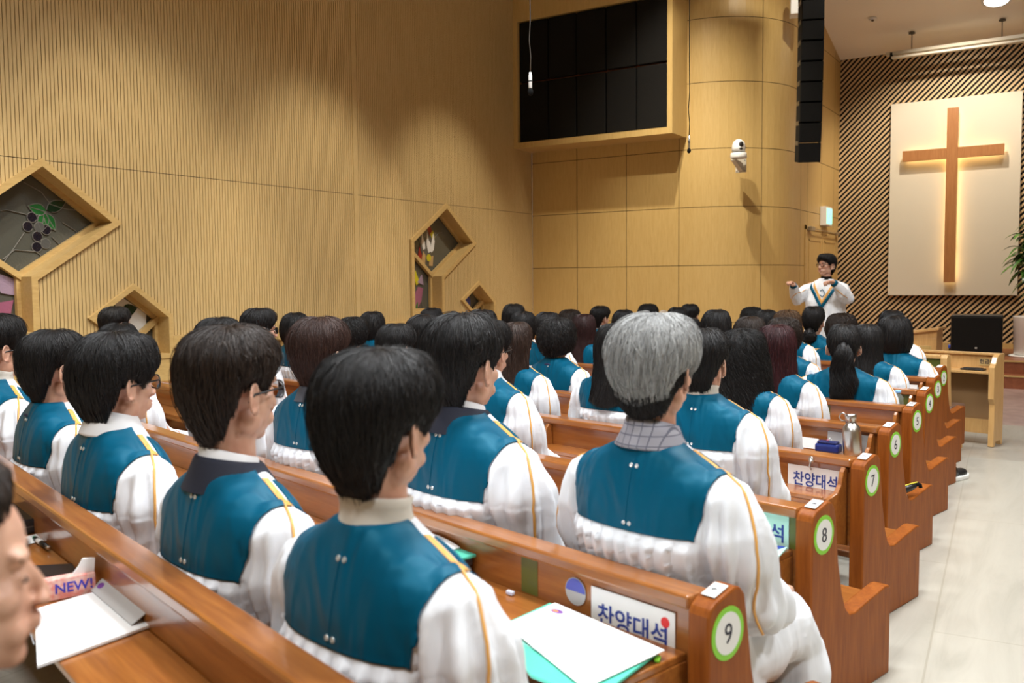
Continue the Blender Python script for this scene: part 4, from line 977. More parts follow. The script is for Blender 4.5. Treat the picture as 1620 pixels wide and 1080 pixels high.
def coll(kind):
    mb = MB(); Y = -.010; n = 36
    def ring(a, b, z, yo=0, tilt=0): return [Vector((a*cos(k*2*PI/n), Y+yo+b*sin(k*2*PI/n), z+tilt*sin(k*2*PI/n))) for k in range(n)]
    if kind in ('beige', 'cream'): mb.rings([ring(.088, .080, .900), ring(.072, .068, .915), ring(.064, .063, .94, 0, -.004), ring(.063, .062, .955, 0, -.006), ring(.0665, .0655, .968, 0, -.008), ring(.061, .060, .972, 0, -.008), ring(.056, .056, .955)], False, False)
    elif kind in ('shirt', 'plaid'): mb.rings([ring(.085, .078, .900), ring(.070, .066, .915), ring(.062, .060, .945, 0, -.010), ring(.0585, .057, .968, 0, -.018), ring(.063, .0615, .970, 0, -.018), ring(.072, .069, .945, 0, -.016), ring(.092, .086, .912, 0, -.012), ring(.094, .087, .908, 0, -.012), ring(.088, .08, .905, 0, -.01)], False, False)
    elif kind in ('navytee', 'purple', 'charcoal'): mb.rings([ring(.100, .090, .895), ring(.080, .074, .912), ring(.068, .066, .925), ring(.066, .063, .934), ring(.062, .06, .930)] if kind != 'charcoal' else [ring(.100, .090, .895), ring(.078, .074, .93), ring(.068, .066, .945), ring(.064, .062, .948), ring(.060, .06, .93)], False, False)
    else: mb.rings([ring(.112, .096, .888), ring(.092, .084, .912, 0, -.006), ring(.076, .072, .938, 0, -.012), ring(.070, .067, .945, 0, -.014), ring(.066, .064, .935, 0, -.01)], False, False)
    me = bpy.data.meshes.new('collar'); me.from_pydata(mb.v, [], mb.f); me.polygons.foreach_set('use_smooth', [True]*len(me.polygons)); return me
def shirt_line():
    mb = MB(); n = 36; ring = lambda a, b, z, t=0: [Vector((a*cos(k*2*PI/n), -.010+b*sin(k*2*PI/n), z+t*sin(k*2*PI/n))) for k in range(n)]
    mb.rings([ring(.066, .064, .925, -.01), ring(.0615, .060, .958, -.018), ring(.0585, .057, .960, -.018), ring(.057, .055, .94)], False, False)
    me = bpy.data.meshes.new('shirt'); me.from_pydata(mb.v, [], mb.f); me.polygons.foreach_set('use_smooth', [True]*len(me.polygons)); return me
def glasses(H, mat, parent, thick=.0016):
    o = None; mb = MB()
    for s in (-1, 1):
        ring = [(s*.031+.0245*math.copysign(abs(cos(a*2*PI/24))**.8, cos(a*2*PI/24)), .101-.006*abs(cos(a*2*PI/24)), -.002+.019*math.copysign(abs(sin(a*2*PI/24))**.8, sin(a*2*PI/24))) for a in range(24)]
        mb.tube([H @ Vector(p) for p in ring], thick, 6, closed=True)
    mb.tube([H @ Vector(p) for p in ((-.008, .100, .003), (0, .102, .006), (.008, .100, .003))], thick, 6)
    o = MB_build(mb, 'glasses', mat, parent)
    for s in (-1, 1):
        t = MB().tube([H @ Vector(p) for p in ((s*.056, .094, .006), (s*.070, .080, .006), (s*.082, .02, .002), (s*.087, -.010, .0), (s*.084, -.022, -.016))], thick*1.05, 6); t.build('temple', mat, o, smooth=True)
        l = MB(); l.rings([[H @ Vector((s*.031+.023*cos(a*2*PI/20)*q_, .0995-.005*abs(cos(a*2*PI/20))*q_, -.002+.0175*sin(a*2*PI/20)*q_)) for a in range(20)] for q_ in (1, .5, .02)], False, True)
        l.build('lens', M['lensglass'], o, smooth=True)
    return o
def MB_build(mb, name, mat, parent): return mb.build(name, mat, parent, smooth=True)
M['lensglass'] = plain('lens_glass', (1, 1, 1), .02); _b = M['lensglass'].node_tree.nodes['Principled BSDF']; _b.inputs['Transmission Weight'].default_value = 1; _b.inputs['IOR'].default_value = 1.05
M['clearframe'] = plain('clear_frame', (.6, .6, .62), .2, .3)
def eye_parts(parent, H, near=True):
    for s in (-1, 1):
        e = MB().ell(H @ Vector((s*.031, .0775, -.001)), (.0125, .0085, .0045), H.to_3x3(), 14, 8).build('eye', M['eye'], parent, smooth=True)
        MB().ell(H @ Vector((s*.031, .0855, -.001)), (.005, .0015, .0043), H.to_3x3(), 12, 6).build('iris', M['iris'], e, smooth=True)
        MB().tube([H @ Vector((s*(.031+.021*t), .0895-.012*max(0, t)**2-.002*abs(t), .022+.004*(1-t*t))) for t in (-1, -.5, 0, .5, 1)], [.0016, .0028, .003, .0026, .001], 6).build('eyebrow', M['brow'], parent, smooth=True)
    MB().ell(H @ Vector((0, .0935, -.0565)), (.020, .006, .0045), H.to_3x3()).build('upper_lip', M['lip'], parent, smooth=True)
    MB().ell(H @ Vector((0, .0930, -.0650)), (.018, .006, .005), H.to_3x3()).build('lower_lip', M['lip'], parent, smooth=True)

def person(x, y, top, s, row, style, colour, collar, gl, female, label, i):
    z0 = top-s*1.222; H = 1.222+z0/s; lv = min(LEVELS, key=lambda l: abs(l-H)); rnd = random.Random(i*17)
    near = row >= 9 or (row == 8 and i < 13) or (row >= 7 and i in (15, 16))
    rz = -AL+R(rnd.uniform(-4, 4)); rz = {'pony': R(1.5), 'long2': -AL}.get(style, rz)
    if 'turned right' in label: rz = -AL-R(16)
    t = thing('person', label, 'person', (x, y, z0), rz, 'seated choir in white robes with teal yokes'); t.scale = (s, s, s)
    kk = i % 2; kit = KITS[kk]
    lf_ = 0 if i in (0, 1, 5) else .045
    b = inst('body', kit_obj(('body', lv, lf_), lambda: squash(BODY, lv, lf_)), t, M['skin'])
    r = inst('robe', kit_obj(('robe', kk, lv, lf_), lambda: squash(kit['robe'], min(1.222, lv+lf_))), t, M['robe']); r.location.z = lf_
    yk = inst('yoke', kit['yoke'], r, M['teal'])
    for nm, mt in (('gold_band', 'gold'), ('front_band', 'teal')):
        for me in kit[nm]: inst(nm, me, r, M[mt])
    for q_, m in enumerate(kit['piping']):
        me = kit_obj(('pip', kk, q_), lambda: (lambda o: (o.data, bpy.data.objects.remove(o))[0])(m.build('piping', M['gold'], smooth=True)))
        inst('piping', me, r)
    if near or row >= 5:
        for q_, (p, n_) in enumerate(kit['snap'][::1] if near else kit['snap'][::2]):
            me = kit_obj(('snap', kk, q_, near), lambda: (lambda o: (o.data, bpy.data.objects.remove(o))[0])(MB().lathe([(0, 0), (.0050, 0), (.0053, .0015), (.0036, .003), (.0028, .0015), (0, .0015)], 14, mat=Matrix.Translation(p) @ n_.to_track_quat('Z', 'Y').to_matrix().to_4x4()).build('snap', M['snap'], smooth=True)))
            inst('snap', me, r)
        me = kit_obj(('seam', kk), lambda: (lambda o: (o.data, bpy.data.objects.remove(o))[0])(MB().tube(kit['seam'], .0011, 5).build('seam', M['teal'], smooth=True)))
        inst('seam', me, r)
    if collar != 'none':
        if collar in ('navy',):
            inst('jacket_collar', kit_obj(('col', collar), lambda: coll('navy')), t, CM['navy']); me = kit_obj('shirtline', shirt_line); inst('shirt_collar', me, t, CM['shirt'])
            for ch in t.children:
                if 'collar' in ch.name: ch.location.z = lf_*.9
        else: inst('collar', kit_obj(('col', collar), lambda: coll(collar)), t, CM[collar]).location.z = lf_*.9
    base = {'curly': 'perm'}.get(style, style); ns, wd = (5200, .00085) if near else (1300, .0016)
    curl = {'perm': .0045, 'curlylong': .012}.get(style, 0); var = (i % 2) if not near else i
    key = ('hair', base, colour, near, var if near else var)
    def mk():
        me = hair_mesh(base, ns if base not in ('curlylong', 'long', 'longs') else ns+800, wd, var+1, curl); me.materials.append(HM[colour]); return me
    h = inst('hair', kit_obj(key, mk), t)
    if style == 'gray':
        me = hair_mesh('under', 2500, .0008, 4); me.materials.append(HM['black']); inst('lower_hair', me, t)
    if style == 'pony':
        me = tail_mesh([(0, -.098, .030), (0, -.125, .02), (0, -.135, -.03), (-.004, -.125, -.11), (.008, -.135, -.19), (-.004, -.155, -.27), (.004, -.16, -.33)], [.016, .026, .042, .052, .060, .048, .010], 2600, .0010, .016); me.materials.append(HM[colour]); inst('ponytail', me, t)
    if style == 'bun':
        me = tail_mesh([(0, -.085, -.055), (0, -.105, -.075), (.004, -.115, -.11), (0, -.115, -.15), (0, -.11, -.175)], [.018, .034, .050, .046, .012], 900, .0014, .012); me.materials.append(HM[colour]); inst('low_bun', me, t)
    if style == 'curlylong':
        Hd = head_frame(); f = hair_fn('curlylong'); MB().tube([Hd @ (f(p_, .33 if True else 0)*1.015) for p_ in (-100, -75, -50, -25, 0, 25, 50, 75, 100)], [.001, .006, .009, .010, .010, .010, .009, .006, .001], 8, .5).build('headband', M['black'], t, smooth=True)
    if gl: glasses(head_frame(), M['clearframe'] if gl == 2 else M['blackgloss'], t, .0022 if gl == 1 else .0018)
    if near or gl or style in ('short',): eye_parts(t, head_frame())
    return t
PEOPLE = [
 (-1.075, 1.223, 1.181, 1.03, 10, 'short2', 'black', 'beige', 0, 0, 'choir member with black hair and a beige turtleneck nearest the camera'),
 (-1.689, 1.408, 1.2, 1.098, 10, 'short', 'darkbrown', 'navy', 1, 0, 'choir member with tousled brown black hair, glasses and a navy jacket collar'),
 (-2.507, 1.654, 1.155, 1.135, 10, 'short2', 'black', 'shirt', 1, 0, 'choir member with black hair, dark glasses and a wide white shirt collar'),
 (-3.198, 1.863, 1.135, 1.052, 10, 'short', 'black', 'navytee', 0, 0, 'choir member with thick black hair and a navy neckline near the left edge'),
 (-4.129, 2.144, 1.171, 1.162, 10, 'short', 'black', 'cream', 1, 0, 'choir member in glasses cut off by the left edge of the picture'),
 (-0.902, 2.042, 1.217, 1.037, 9, 'gray', 'grey', 'plaid', 0, 0, 'choir member with silver grey hair and a grey checked shirt collar'),
 (-1.618, 2.234, 1.202, 1.19, 9, 'short', 'black', 'navy', 0, 0, 'choir member with black swept hair and a black jacket collar'),
 (-2.439, 2.454, 1.17, 1.063, 9, 'short', 'redbrown', 'charcoal', 2, 0, 'choir member with reddish brown hair, clear glasses and a charcoal collar'),
 (-3.286, 2.681, 1.148, 0.933, 9, 'short', 'black', 'navy', 0, 0, 'choir member with messy black hair mostly hidden behind the tousled haired man'),
 (-4.499, 3.006, 1.108, 1.114, 9, 'bald', 'black', 'shirt', 1, 0, 'balding choir member in front of the small left window'),
 (-1.126, 2.951, 1.13, 0.884, 8, 'short', 'black', 'beige', 0, 0, 'choir member with thinning black hair just right of the grey haired man'),
 (-2.201, 3.22, 1.132, 0.974, 8, 'short', 'black', 'shirt', 1, 0, 'choir member in black glasses peeking out right of the black swept hair'),
 (-2.851, 3.382, 1.097, 0.85, 8, 'short2', 'black', 'shirt', 0, 0, 'choir member with flat black hair directly beyond the nearest man'),
 (-4.191, 3.717, 1.152, 0.966, 8, 'short', 'black', 'shirt', 1, 0, 'choir member in thin glasses turned right before the slatted wall'),
 (-6.477, 4.289, 1.129, 1.079, 8, 'short', 'black', 'shirt', 0, 0, 'choir member whose dark hair shows under the small left window'),
 (-1.269, 3.794, 1.078, 0.863, 7, 'curlylong', 'black', 'none', 0, 1, 'choir member with very long wavy black hair and a headband'),
 (-1.951, 3.953, 1.091, 0.922, 7, 'long', 'black', 'none', 0, 1, 'choir member with straight black hair half hidden by the grey haired man'),
 (-2.625, 4.111, 1.079, 0.892, 7, 'long2', 'brown', 'none', 0, 1, 'choir member with long brown hair and one ear showing'),
 (-3.4, 4.293, 1.103, 0.942, 7, 'short2', 'black', 'none', 0, 1, 'choir member with black hair behind the black swept hair'),
 (-4.137, 4.465, 1.071, 0.85, 7, 'perm', 'black', 'none', 0, 1, 'choir member with short wavy black hair left of the nearest head'),
 (-4.846, 4.631, 1.087, 0.85, 7, 'bob', 'black', 'none', 0, 1, 'choir member with a black bob beside the man in thin glasses'),
 (-1.372, 4.624, 1.065, 0.912, 6, 'longs', 'wine', 'none', 0, 1, 'choir member with long straight wine red hair'),
 (-2.867, 4.974, 1.062, 0.996, 6, 'perm', 'black', 'purple', 0, 1, 'choir member with short wavy black hair and a dark purple collar'),
 (-3.564, 5.137, 1.106, 0.979, 6, 'short2', 'black', 'none', 0, 1, 'choir member with black hair below the small right window'),
 (-4.823, 5.432, 1.07, 0.85, 6, 'bob', 'black', 'none', 0, 1, 'choir member with a glossy black bob before the slatted wall'),
 (-1.205, 5.347, 1.036, 0.97, 5, 'pony', 'black', 'none', 0, 1, 'choir member with a long curled black ponytail and both ears showing'),
 (-1.791, 5.485, 1.069, 0.85, 5, 'bob', 'darkbrown', 'none', 0, 1, 'choir member with a smooth dark brown bob behind the wine red hair'),
 (-1.566, 5.432, 1.067, 0.85, 5, 'perm', 'darkbrown', 'none', 0, 1, 'choir member with a short dark brown perm behind the wine red hair'),
 (-3.476, 5.879, 1.065, 0.896, 5, 'short2', 'black', 'none', 0, 1, 'choir member with round black hair left of the wine brown straight hair'),
 (-3.727, 5.938, 1.065, 0.85, 5, 'bob', 'black', 'none', 0, 1, 'choir member with black curls left of the round black hair'),
 (-4.821, 6.194, 1.077, 0.863, 5, 'short2', 'black', 'none', 0, 1, 'choir member with black hair at the sill of the tall window'),
 (-1.227, 6.101, 1.005, 0.85, 4, 'long', 'black', 'none', 0, 1, 'choir member with long black hair right of the ponytail'),
 (-2.326, 6.358, 1.08, 0.894, 4, 'bob', 'black', 'none', 0, 1, 'choir member with a neat rounded black bob before the maple wall'),
 (-3.579, 6.652, 1.022, 0.904, 4, 'longs', 'winebrown', 'none', 0, 1, 'choir member with straight wine brown hair before the maple wall'),
 (-4.395, 6.843, 1.096, 0.937, 4, 'long', 'black', 'none', 0, 1, 'choir member with long black hair at the corner of the two walls'),
 (-1.196, 6.852, 1.031, 0.994, 3, 'bob', 'black', 'none', 0, 1, 'choir member with a wide black bob nearest the aisle'),
 (-2.007, 7.042, 1.057, 0.85, 3, 'perm', 'lightbrown', 'none', 0, 1, 'choir member with curly light brown hair below the conductor'),
 (-2.896, 7.25, 0.977, 0.85, 3, 'perm', 'black', 'none', 0, 1, 'choir member with black hair showing right of the grey haired head'),
 (-3.581, 7.41, 1.035, 0.85, 3, 'bob', 'black', 'none', 0, 1, 'choir member with a black bob just left of the grey haired head'),
 (-4.218, 7.559, 1.024, 0.921, 3, 'perm', 'darkbrown', 'none', 0, 1, 'choir member with dark brown hair between two dark heads before the maple wall'),
 (-1.759, 7.733, 1.011, 1.003, 2, 'perm', 'darkbrown', 'none', 0, 1, 'choir member with fluffy dark brown hair beyond the ponytail'),
 (-2.431, 7.89, 1.031, 0.85, 2, 'bob', 'black', 'none', 0, 1, 'choir member with black hair and a small clip'),
 (-1.353, 7.638, 1.044, 0.85, 2, 'bob', 'black', 'none', 0, 1, 'choir member with black hair mostly behind the wide black bob'),
 (-3.353, 8.106, 1.04, 0.89, 2, 'short2', 'black', 'none', 0, 1, 'choir member with glossy black hair above the grey haired shoulder'),
 (-4.288, 8.325, 1.039, 0.951, 2, 'short', 'black', 'cream', 0, 0, 'choir member with short black hair turned right before the maple wall'),
 (-2.122, 8.272, 1.051, 1.02, 1, 'bun', 'black', 'none', 0, 1, 'choir member with a low tied black bun in front of the conductor'),
 (-2.731, 8.414, 1.036, 0.85, 1, 'perm', 'black', 'none', 0, 1, 'choir member with short black curls in the front pew'),
 (-3.412, 8.574, 1.057, 0.909, 1, 'short', 'black', 'none', 0, 0, 'choir member with short black hair beside the maple wall joint'),
 (-3.918, 8.692, 1.051, 0.859, 1, 'perm', 'black', 'none', 0, 1, 'choir member with black hair rising behind the grey haired head'),
]
for i, a in enumerate(PEOPLE):
    a = (a[0], a[1], a[2], a[3])+a[4:]
    person(*a[:4], *a[4:], i)
# ---------------------------------------------------------------- conductor
def conductor():
    K = 1.0; hz = 1.595
    H = Matrix.Translation((0, .0, hz)) @ Matrix.Rotation(R(-24), 4, 'Z') @ Matrix.Rotation(R(6), 4, 'X')
    mb = MB(); head_prims(mb, H)
    mb.tube([(0, -.015, 1.35), (0, -.01, 1.44), (0, -.006, 1.50), (0, 0, 1.56)], [.072, .056, .052, .054], 18)
    ov = lambda z, a, b, yc: [Vector((a*cos(k*2*PI/24), yc+b*sin(k*2*PI/24), z)) for k in range(24)]
    mb.rings([ov(.84, .155, .11, 0), ov(1.0, .145, .10, 0), ov(1.2, .165, .11, 0), ov(1.34, .17, .095, -.003), ov(1.40, .12, .07, -.008), ov(1.43, .05, .04, -.01)])
    SH = {1: ((.165, 0, 1.36), (.30, .10, 1.255), (.275, .30, 1.385)), -1: ((-.165, 0, 1.36), (-.27, .11, 1.265), (-.165, .29, 1.41))}
    for s in (1, -1):
        a, b, c = SH[s]; capsule(mb, a, b, .052, .040); capsule(mb, b, c, .040, .027)
        hand_prims(mb, c, (0.05*s if s > 0 else .35, .85, .35 if s > 0 else .1), (0, -.2, 1), -s, 1.0, .75, 1)
        capsule(mb, (s*.085, 0, .86), (s*.09, .01, .47), .085, .055); capsule(mb, (s*.09, .01, .47), (s*.09, 0, .09), .055, .035); capsule(mb, (s*.09, -.02, .04), (s*.10, .13, .03), .036, .028)
    t = thing('person', 'conductor in a white robe with glasses, both hands raised before the choir', 'person', (-2.60, 10.634, -.15), R(176.7))
    me = bake(mb, .0045, 2); b = inst('body', me, t, M['skin'])
    mb = MB()
    mb.rings([se(*q_) for q_ in ((.10, .27, .21, .02), (.4, .25, .19, .01), (.8, .225, .165, .01), (1.0, .215, .15, .005), (1.2, .22, .140, 0), (1.30, .222, .122, -.004), (1.345, .215, .11, -.006), (1.375, .198, .10, -.008), (1.40, .168, .09, -.010), (1.42, .13, .079, -.012), (1.437, .092, .07, -.012), (1.452, .070, .062, -.012))])
    for s in (1, -1):
        a, b_, c = [Vector(p) for p in SH[s]]
        pts = [a+Vector((-s*.02, 0, .0)), a.lerp(b_, .3), a.lerp(b_, .7)+Vector((0, 0, -.02)), b_+Vector((s*.0, -.01, -.03)), b_.lerp(c, .4)+Vector((0, 0, -.03)), b_.lerp(c, .75)+Vector((0, 0, -.008)), b_.lerp(c, .88)]
        mb.tube(pts, [.055, .070, .076, .078, .066, .046, .036], 22)
    def deform(p, n):
        a = min(1, max(0, (1.36-p.z)/.12)); ang = math.atan2(p.x, p.y+.02)
        d = noise.noise(Vector((p.x*20, p.y*20, p.z*2.5)))*.012*a+noise.noise(p*9)*.012
        if p.z < 1.2 and abs(p.x) < .3: d += sin(ang*13+noise.noise(p*2)*3)*.012*min(1, (1.2-p.z)/.3)
        return p+n*d
    rm = bake(mb, .0068, 2, deform); r = inst('robe', rm, t, M['robe']); T = bvh(rm)
    def strip(x0, z0, x1, z1, w, mat, name, lift):
        m = MB(); N = 16; rows = []
        for j in range(N+1):
            u_ = j/N; cx, cz = x0+(x1-x0)*u_, z0+(z1-z0)*u_; row = []
            for q_ in range(5):
                x, z = cx, cz+w*(q_/4-.5); h = T.ray_cast(Vector((x, 1.0, z)), Vector((0, -1, 0)))
                row.append(Vector((x, (h[0].y if h[0] else .1)+lift, z)))
            rows.append(row)
        vs = [p for rr_ in rows for p in rr_]; fs = [(j*5+q_, j*5+q_+1, j*5+q_+6, j*5+q_+5) for j in range(N) for q_ in range(4)]
        o = m.add(vs, fs).build(name, mat, r, smooth=True); so = o.modifiers.new('thick', 'SOLIDIFY'); so.thickness = .002
    for s in (1, -1):
        strip(s*.150, 1.375, 0, 1.125, .060, M['teal'], 'teal_band', .007); strip(s*.112, 1.39, 0, 1.185, .050, M['gold'], 'gold_band', .008)
    for pts in ([(-.018, 1.30), (.006, 1.33), (.026, 1.31)], [(.026, 1.27), (.002, 1.245), (-.018, 1.262), (-.018, 1.30)]):
        l = []
        for x, z in pts: h = T.ray_cast(Vector((x, 1, z)), Vector((0, -1, 0))); l.append((x, h[0].y+.004, z))
        MB().tube(l, .0045, 6).build('emblem', M['teal'], r)
    for s in (1, -1):
        b_, c = Vector(SH[s][1]), Vector(SH[s][2]); MB().tube([b_.lerp(c, .85), b_.lerp(c, .93), b_.lerp(c, .985)], [.041, .040, .036], 18).build('cuff', M['dkteal'] if 0 else M['teal'], r, smooth=True)
        a = Vector(SH[s][0]); l = []
        for k in range(10):
            p = a.lerp(b_, k/9)+Vector((0, 0, 0)); h = T.ray_cast(p+Vector((s*.05, .6, -.03)), Vector((-s*.05, -1, 0)).normalized())
            if h[0]: l.append(h[0]+Vector((0, .003, 0)))
        if len(l) > 3: MB().tube(l, .004, 6).build('piping', M['gold'], r, smooth=True)
    me = hair_mesh('short', 2500, .0011, 77, 0, H); me.materials.append(HM['black']); inst('hair', me, t)
    eye_parts(t, H); glasses(H, M['blackgloss'], t, .0026)
    MB().tube([H @ Vector((x, .0945-.002*abs(x)*20, -.0605+.35*x*x*20)) for x in (-.02, -.01, 0, .01, .02)], .0022, 6).build('teeth', M['eye'], t, smooth=True)
    MB().lathe([(.075, 1.44), (.062, 1.455), (.058, 1.475), (.054, 1.47)], 24, (0, -.012, 0)).build('collar', M['black'], t, smooth=True)
conductor()

# ---------------------------------------------------------------- person at the lower left corner
t = thing('person', 'person with brown hair in a black coat seen in profile at the left corner', 'person', (-1.036, .465, -.098), R(-39))
mb = MB(); head_prims(mb, head_frame(), .72); mb.tube([(0, -.012, .84), (0, -.008, .92), (0, -.006, .98), (0, 0, 1.04)], [.065, .050, .048, .050], 18)
mb.ell((0, 0, .80), (.16, .09, .10)); mb.rings([[Vector((a_*cos(k*PI/12), b_*sin(k*PI/12), z_)) for k in range(24)] for z_, a_, b_ in ((.30, .16, .13), (.5, .15, .11), (.80, .16, .10))])
inst('body', bake(mb, .0045, 5), t, M['skin']); inst('coat', KITS[1]['robe'], t, M['black'])
STY['back'] = {k: v for k, v in STY['pony'].items()}; STY['back'][0] = [(0, .128), (.02, .127), (.035, .124), (.05, .118), (.06, .112), (.068, .106), (.073, .100)]; STY['back'][40] = [(0, .130), (.02, .129), (.04, .125), (.06, .112), (.072, .098), (.078, .085), (.080, .07)]
me = hair_mesh('back', 5200, .0008, 91); me.materials.append(HM['darkbrown']); inst('hair', me, t)
Hd = head_frame()
for s in (-1, 1):
    MB().tube([Hd @ Vector((s*(.031+.014*k), .0845-.004*abs(k), -.006+.002*k*k)) for k in (-1, -.5, 0, .5, 1)], .0014, 6).build('eyelashes', M['brow'], t, smooth=True)
    MB().tube([Hd @ Vector((s*(.031+.019*k), .0865-.008*max(0, k), .020+.003*(1-k*k))) for k in (-1, -.5, 0, .5, 1)], .0018, 6).build('eyebrow', M['brow'], t, smooth=True)
MB().ell(Hd @ Vector((0, .0895, -.0565)), (.016, .006, .0042), Hd.to_3x3()).build('upper_lip', M['lip'], t, smooth=True)
MB().ell(Hd @ Vector((0, .0885, -.0650)), (.014, .006, .0048), Hd.to_3x3()).build('lower_lip', M['lip'], t, smooth=True)

# ---------------------------------------------------------------- things lying on the book shelves
def slab(name, label, cat, poly, z, th, mat, group=None, bevel=0, part='cover'):
    cx = sum(p[0] for p in poly)/len(poly); cy = sum(p[1] for p in poly)/len(poly)
    a = sum(poly[k][0]*poly[(k+1) % len(poly)][1]-poly[(k+1) % len(poly)][0]*poly[k][1] for k in range(len(poly)))
    if a < 0: poly = poly[::-1]
    t = thing(name, label, cat, (cx, cy, z), 0, group)
    MB().prism([(x-cx, y-cy) for x, y in poly], lambda p, q_: (p, q_, 0), lambda p, q_: (p, q_, th)).build(part, mat, t, bevel=bevel)
    return t, (cx, cy)
def lay(t, poly, z, th, mat, part, c):
    a = sum(poly[k][0]*poly[(k+1) % len(poly)][1]-poly[(k+1) % len(poly)][0]*poly[k][1] for k in range(len(poly)))
    if a < 0: poly = poly[::-1]
    return MB().prism([(x-c[0], y-c[1]) for x, y in poly], lambda p, q_: (p, q_, z), lambda p, q_: (p, q_, z+th)).build(part, mat, t)
def lines(t, o, d, e, z, n, w, gap, mat, name='print', seed=0, h=.0016):
    """rows of small print: o origin, d along, e down"""
    rr = random.Random(seed); o, d, e = Vector((*o, z)), Vector((*d, 0)).normalized(), Vector((*e, 0)).normalized(); mb = MB()
    for k in range(n):
        x = 0; L = w*rr.uniform(.5, 1)
        while x < L:
            q_ = rr.uniform(.006, .016); mb.bar(o+e*(gap*k)+d*x, o+e*(gap*k)+d*min(L, x+q_), h, .0002); x += q_+.003
    return mb.build(name, mat, t)
FAINT = plain('faint_print', (.52, .52, .55), .7)
# pew nine: green folder with an order of service, books, eraser
S_ = [(-1.113, 1.684), (-1.086, 1.864), (-.746, 1.740), (-.804, 1.491)]
t, c = slab('music_folder', 'mint green folder holding a white printed sheet on pew nine', 'folder', [(-1.125, 1.70), (-1.105, 1.872), (-.76, 1.752), (-.772, 1.47), (-.93, 1.50), (-1.06, 1.60)], .507, .008, M['green'], bevel=.002)
sh = lay(t, S_, .0115, .002, M['paper'], 'sheet', c)
m = Matrix.Translation((-1.052-c[0], 1.815-c[1], .014)) @ Matrix.Rotation(R(-18), 4, 'Z')
MB().ell((0, 0, 0), (.018, .011, .0006), None, 20, 4).build('emblem', M['purple'], sh).matrix_basis = m
MB().ell((0, 0, .0), (.010, .005, .0006), None, 16, 4).build('emblem', M['orange'], sh).matrix_basis = m @ Matrix.Translation((-.003, -.002, .0006))
lines(sh, (-1.025-c[0], 1.805-c[1]), (.34, -.125), (-.06, -.25), .0137, 1, .12, .01, M['greypaper'], seed=2, h=.004)
lines(sh, (-1.03-c[0], 1.77-c[1]), (.34, -.125), (-.06, -.25), .0137, 9, .22, .018, FAINT, seed=3)
Q9 = lambda x, y: (P(9, x, y)[0], P(9, x, y)[1])
def rect(fn, x0, y0, x1, y1): return [fn(x0, y0), fn(x1, y0), fn(x1, y1), fn(x0, y1)]
t, c = slab('hymn_book', 'thick brown hymn book at the bottom of the pile on pew nine', 'book', rect(Q9, -1.03, -.215, -.79, -.045), .502, .022, plain('brown_cover', (.16, .10, .07), .6), None, .003)
lay(t, rect(Q9, -1.025, -.21, -.787, -.05), .004, .015, plain('page_edge', (.55, .45, .32), .8), 'pages', c)
t, c = slab('zip_bible', 'dark grey zipped book case in the middle of the pile on pew nine', 'book', rect(Q9, -1.04, -.225, -.785, -.042), .525, .026, plain('grey_leather', (.06, .05, .055), .5), None, .008)
t, c = slab('music_folder', 'mint folder under an open booklet on top of the pile', 'folder', rect(Q9, -1.10, -.235, -.775, -.04), .552, .010, M['green'], None, .003)
def open_book(name, label, fn, x0, y0, x1, y1, z, seed):
    """two arched leaves meeting at the spine"""
    cx, cy = fn((x0+x1)/2, (y0+y1)/2); t = thing(name, label, 'booklet', (cx, cy, z)); xm = (x0+x1)/2
    for a, b, nm in ((x0, xm, 'left_page'), (xm, x1, 'right_page')):
        vs = []; N = 10
        for j in range(N+1):
            u_ = j/N; x = a+(b-a)*u_; e = (u_ if nm == 'right_page' else 1-u_); h = .004+.016*(e**.45)*(1-e)**.9*2
            for y in (y0, y1): p = fn(x, y); vs += [(p[0]-cx, p[1]-cy, h), (p[0]-cx, p[1]-cy, 0)]
        fs = []
        for j in range(N):
            k = j*4; fs += [(k, k+4, k+6, k+2), (k+1, k+3, k+7, k+5), (k, k+1, k+5, k+4), (k+2, k+6, k+7, k+3)]
        fs += [(0, 2, 3, 1), (N*4, N*4+1, N*4+3, N*4+2)]
        MB().add(vs, fs).build(nm, M['paper'], t)
    return t
open_book('open_booklet', 'open white booklet lying on the mint folder of the pile', Q9, -1.17, -.215, -.84, -.045, .563, 1)
t = thing('eraser', 'small white eraser on the shelf of pew nine', 'eraser', P(9, -.60, -.075, .502), -.2); MB().box((-.011, -.006, 0), (.011, .006, .010)).build('block', plain('eraser_blue', (.62, .65, .80), .6), t, bevel=.002)
t = thing('green_marker', 'small bright green clip at the end of pew nine shelf', 'clip', P(9, -.088, -.12, .502), .3); MB().box((-.006, -.012, 0), (.006, .012, .007)).build('block', M['limegreen'], t, bevel=.002)
# pew ten, lower left
z10 = .532
t, c = slab('zip_bible', 'black zipped bible case with a brown strip at the left edge', 'book', [(-2.79, 1.405), (-2.752, 1.535), (-3.0, 1.64), (-3.08, 1.48)], z10, .045, plain('black_leather', (.014, .012, .013), .4), None, .006)
lay(t, [(-2.84, 1.455), (-2.83, 1.49), (-3.02, 1.57), (-3.05, 1.53)], .0455, .001, plain('brown_strip', (.14, .05, .04), .5), 'strip', c)
lay(t, [(-2.788, 1.402), (-2.75, 1.537), (-2.76, 1.545), (-2.80, 1.41)], .02, .004, M['screw'], 'zip', c)
t, c = slab('paper_sheet', 'white paper under the pen beside the black bible case', 'paper', [(-2.74, 1.39), (-2.66, 1.42), (-2.64, 1.50), (-2.74, 1.53)], z10, .001, M['paper'])
t = thing('pen', 'black and white pen with a green tip on the shelf', 'pen', (-2.60, 1.455, z10+.0085), math.atan2(-.045, .17))
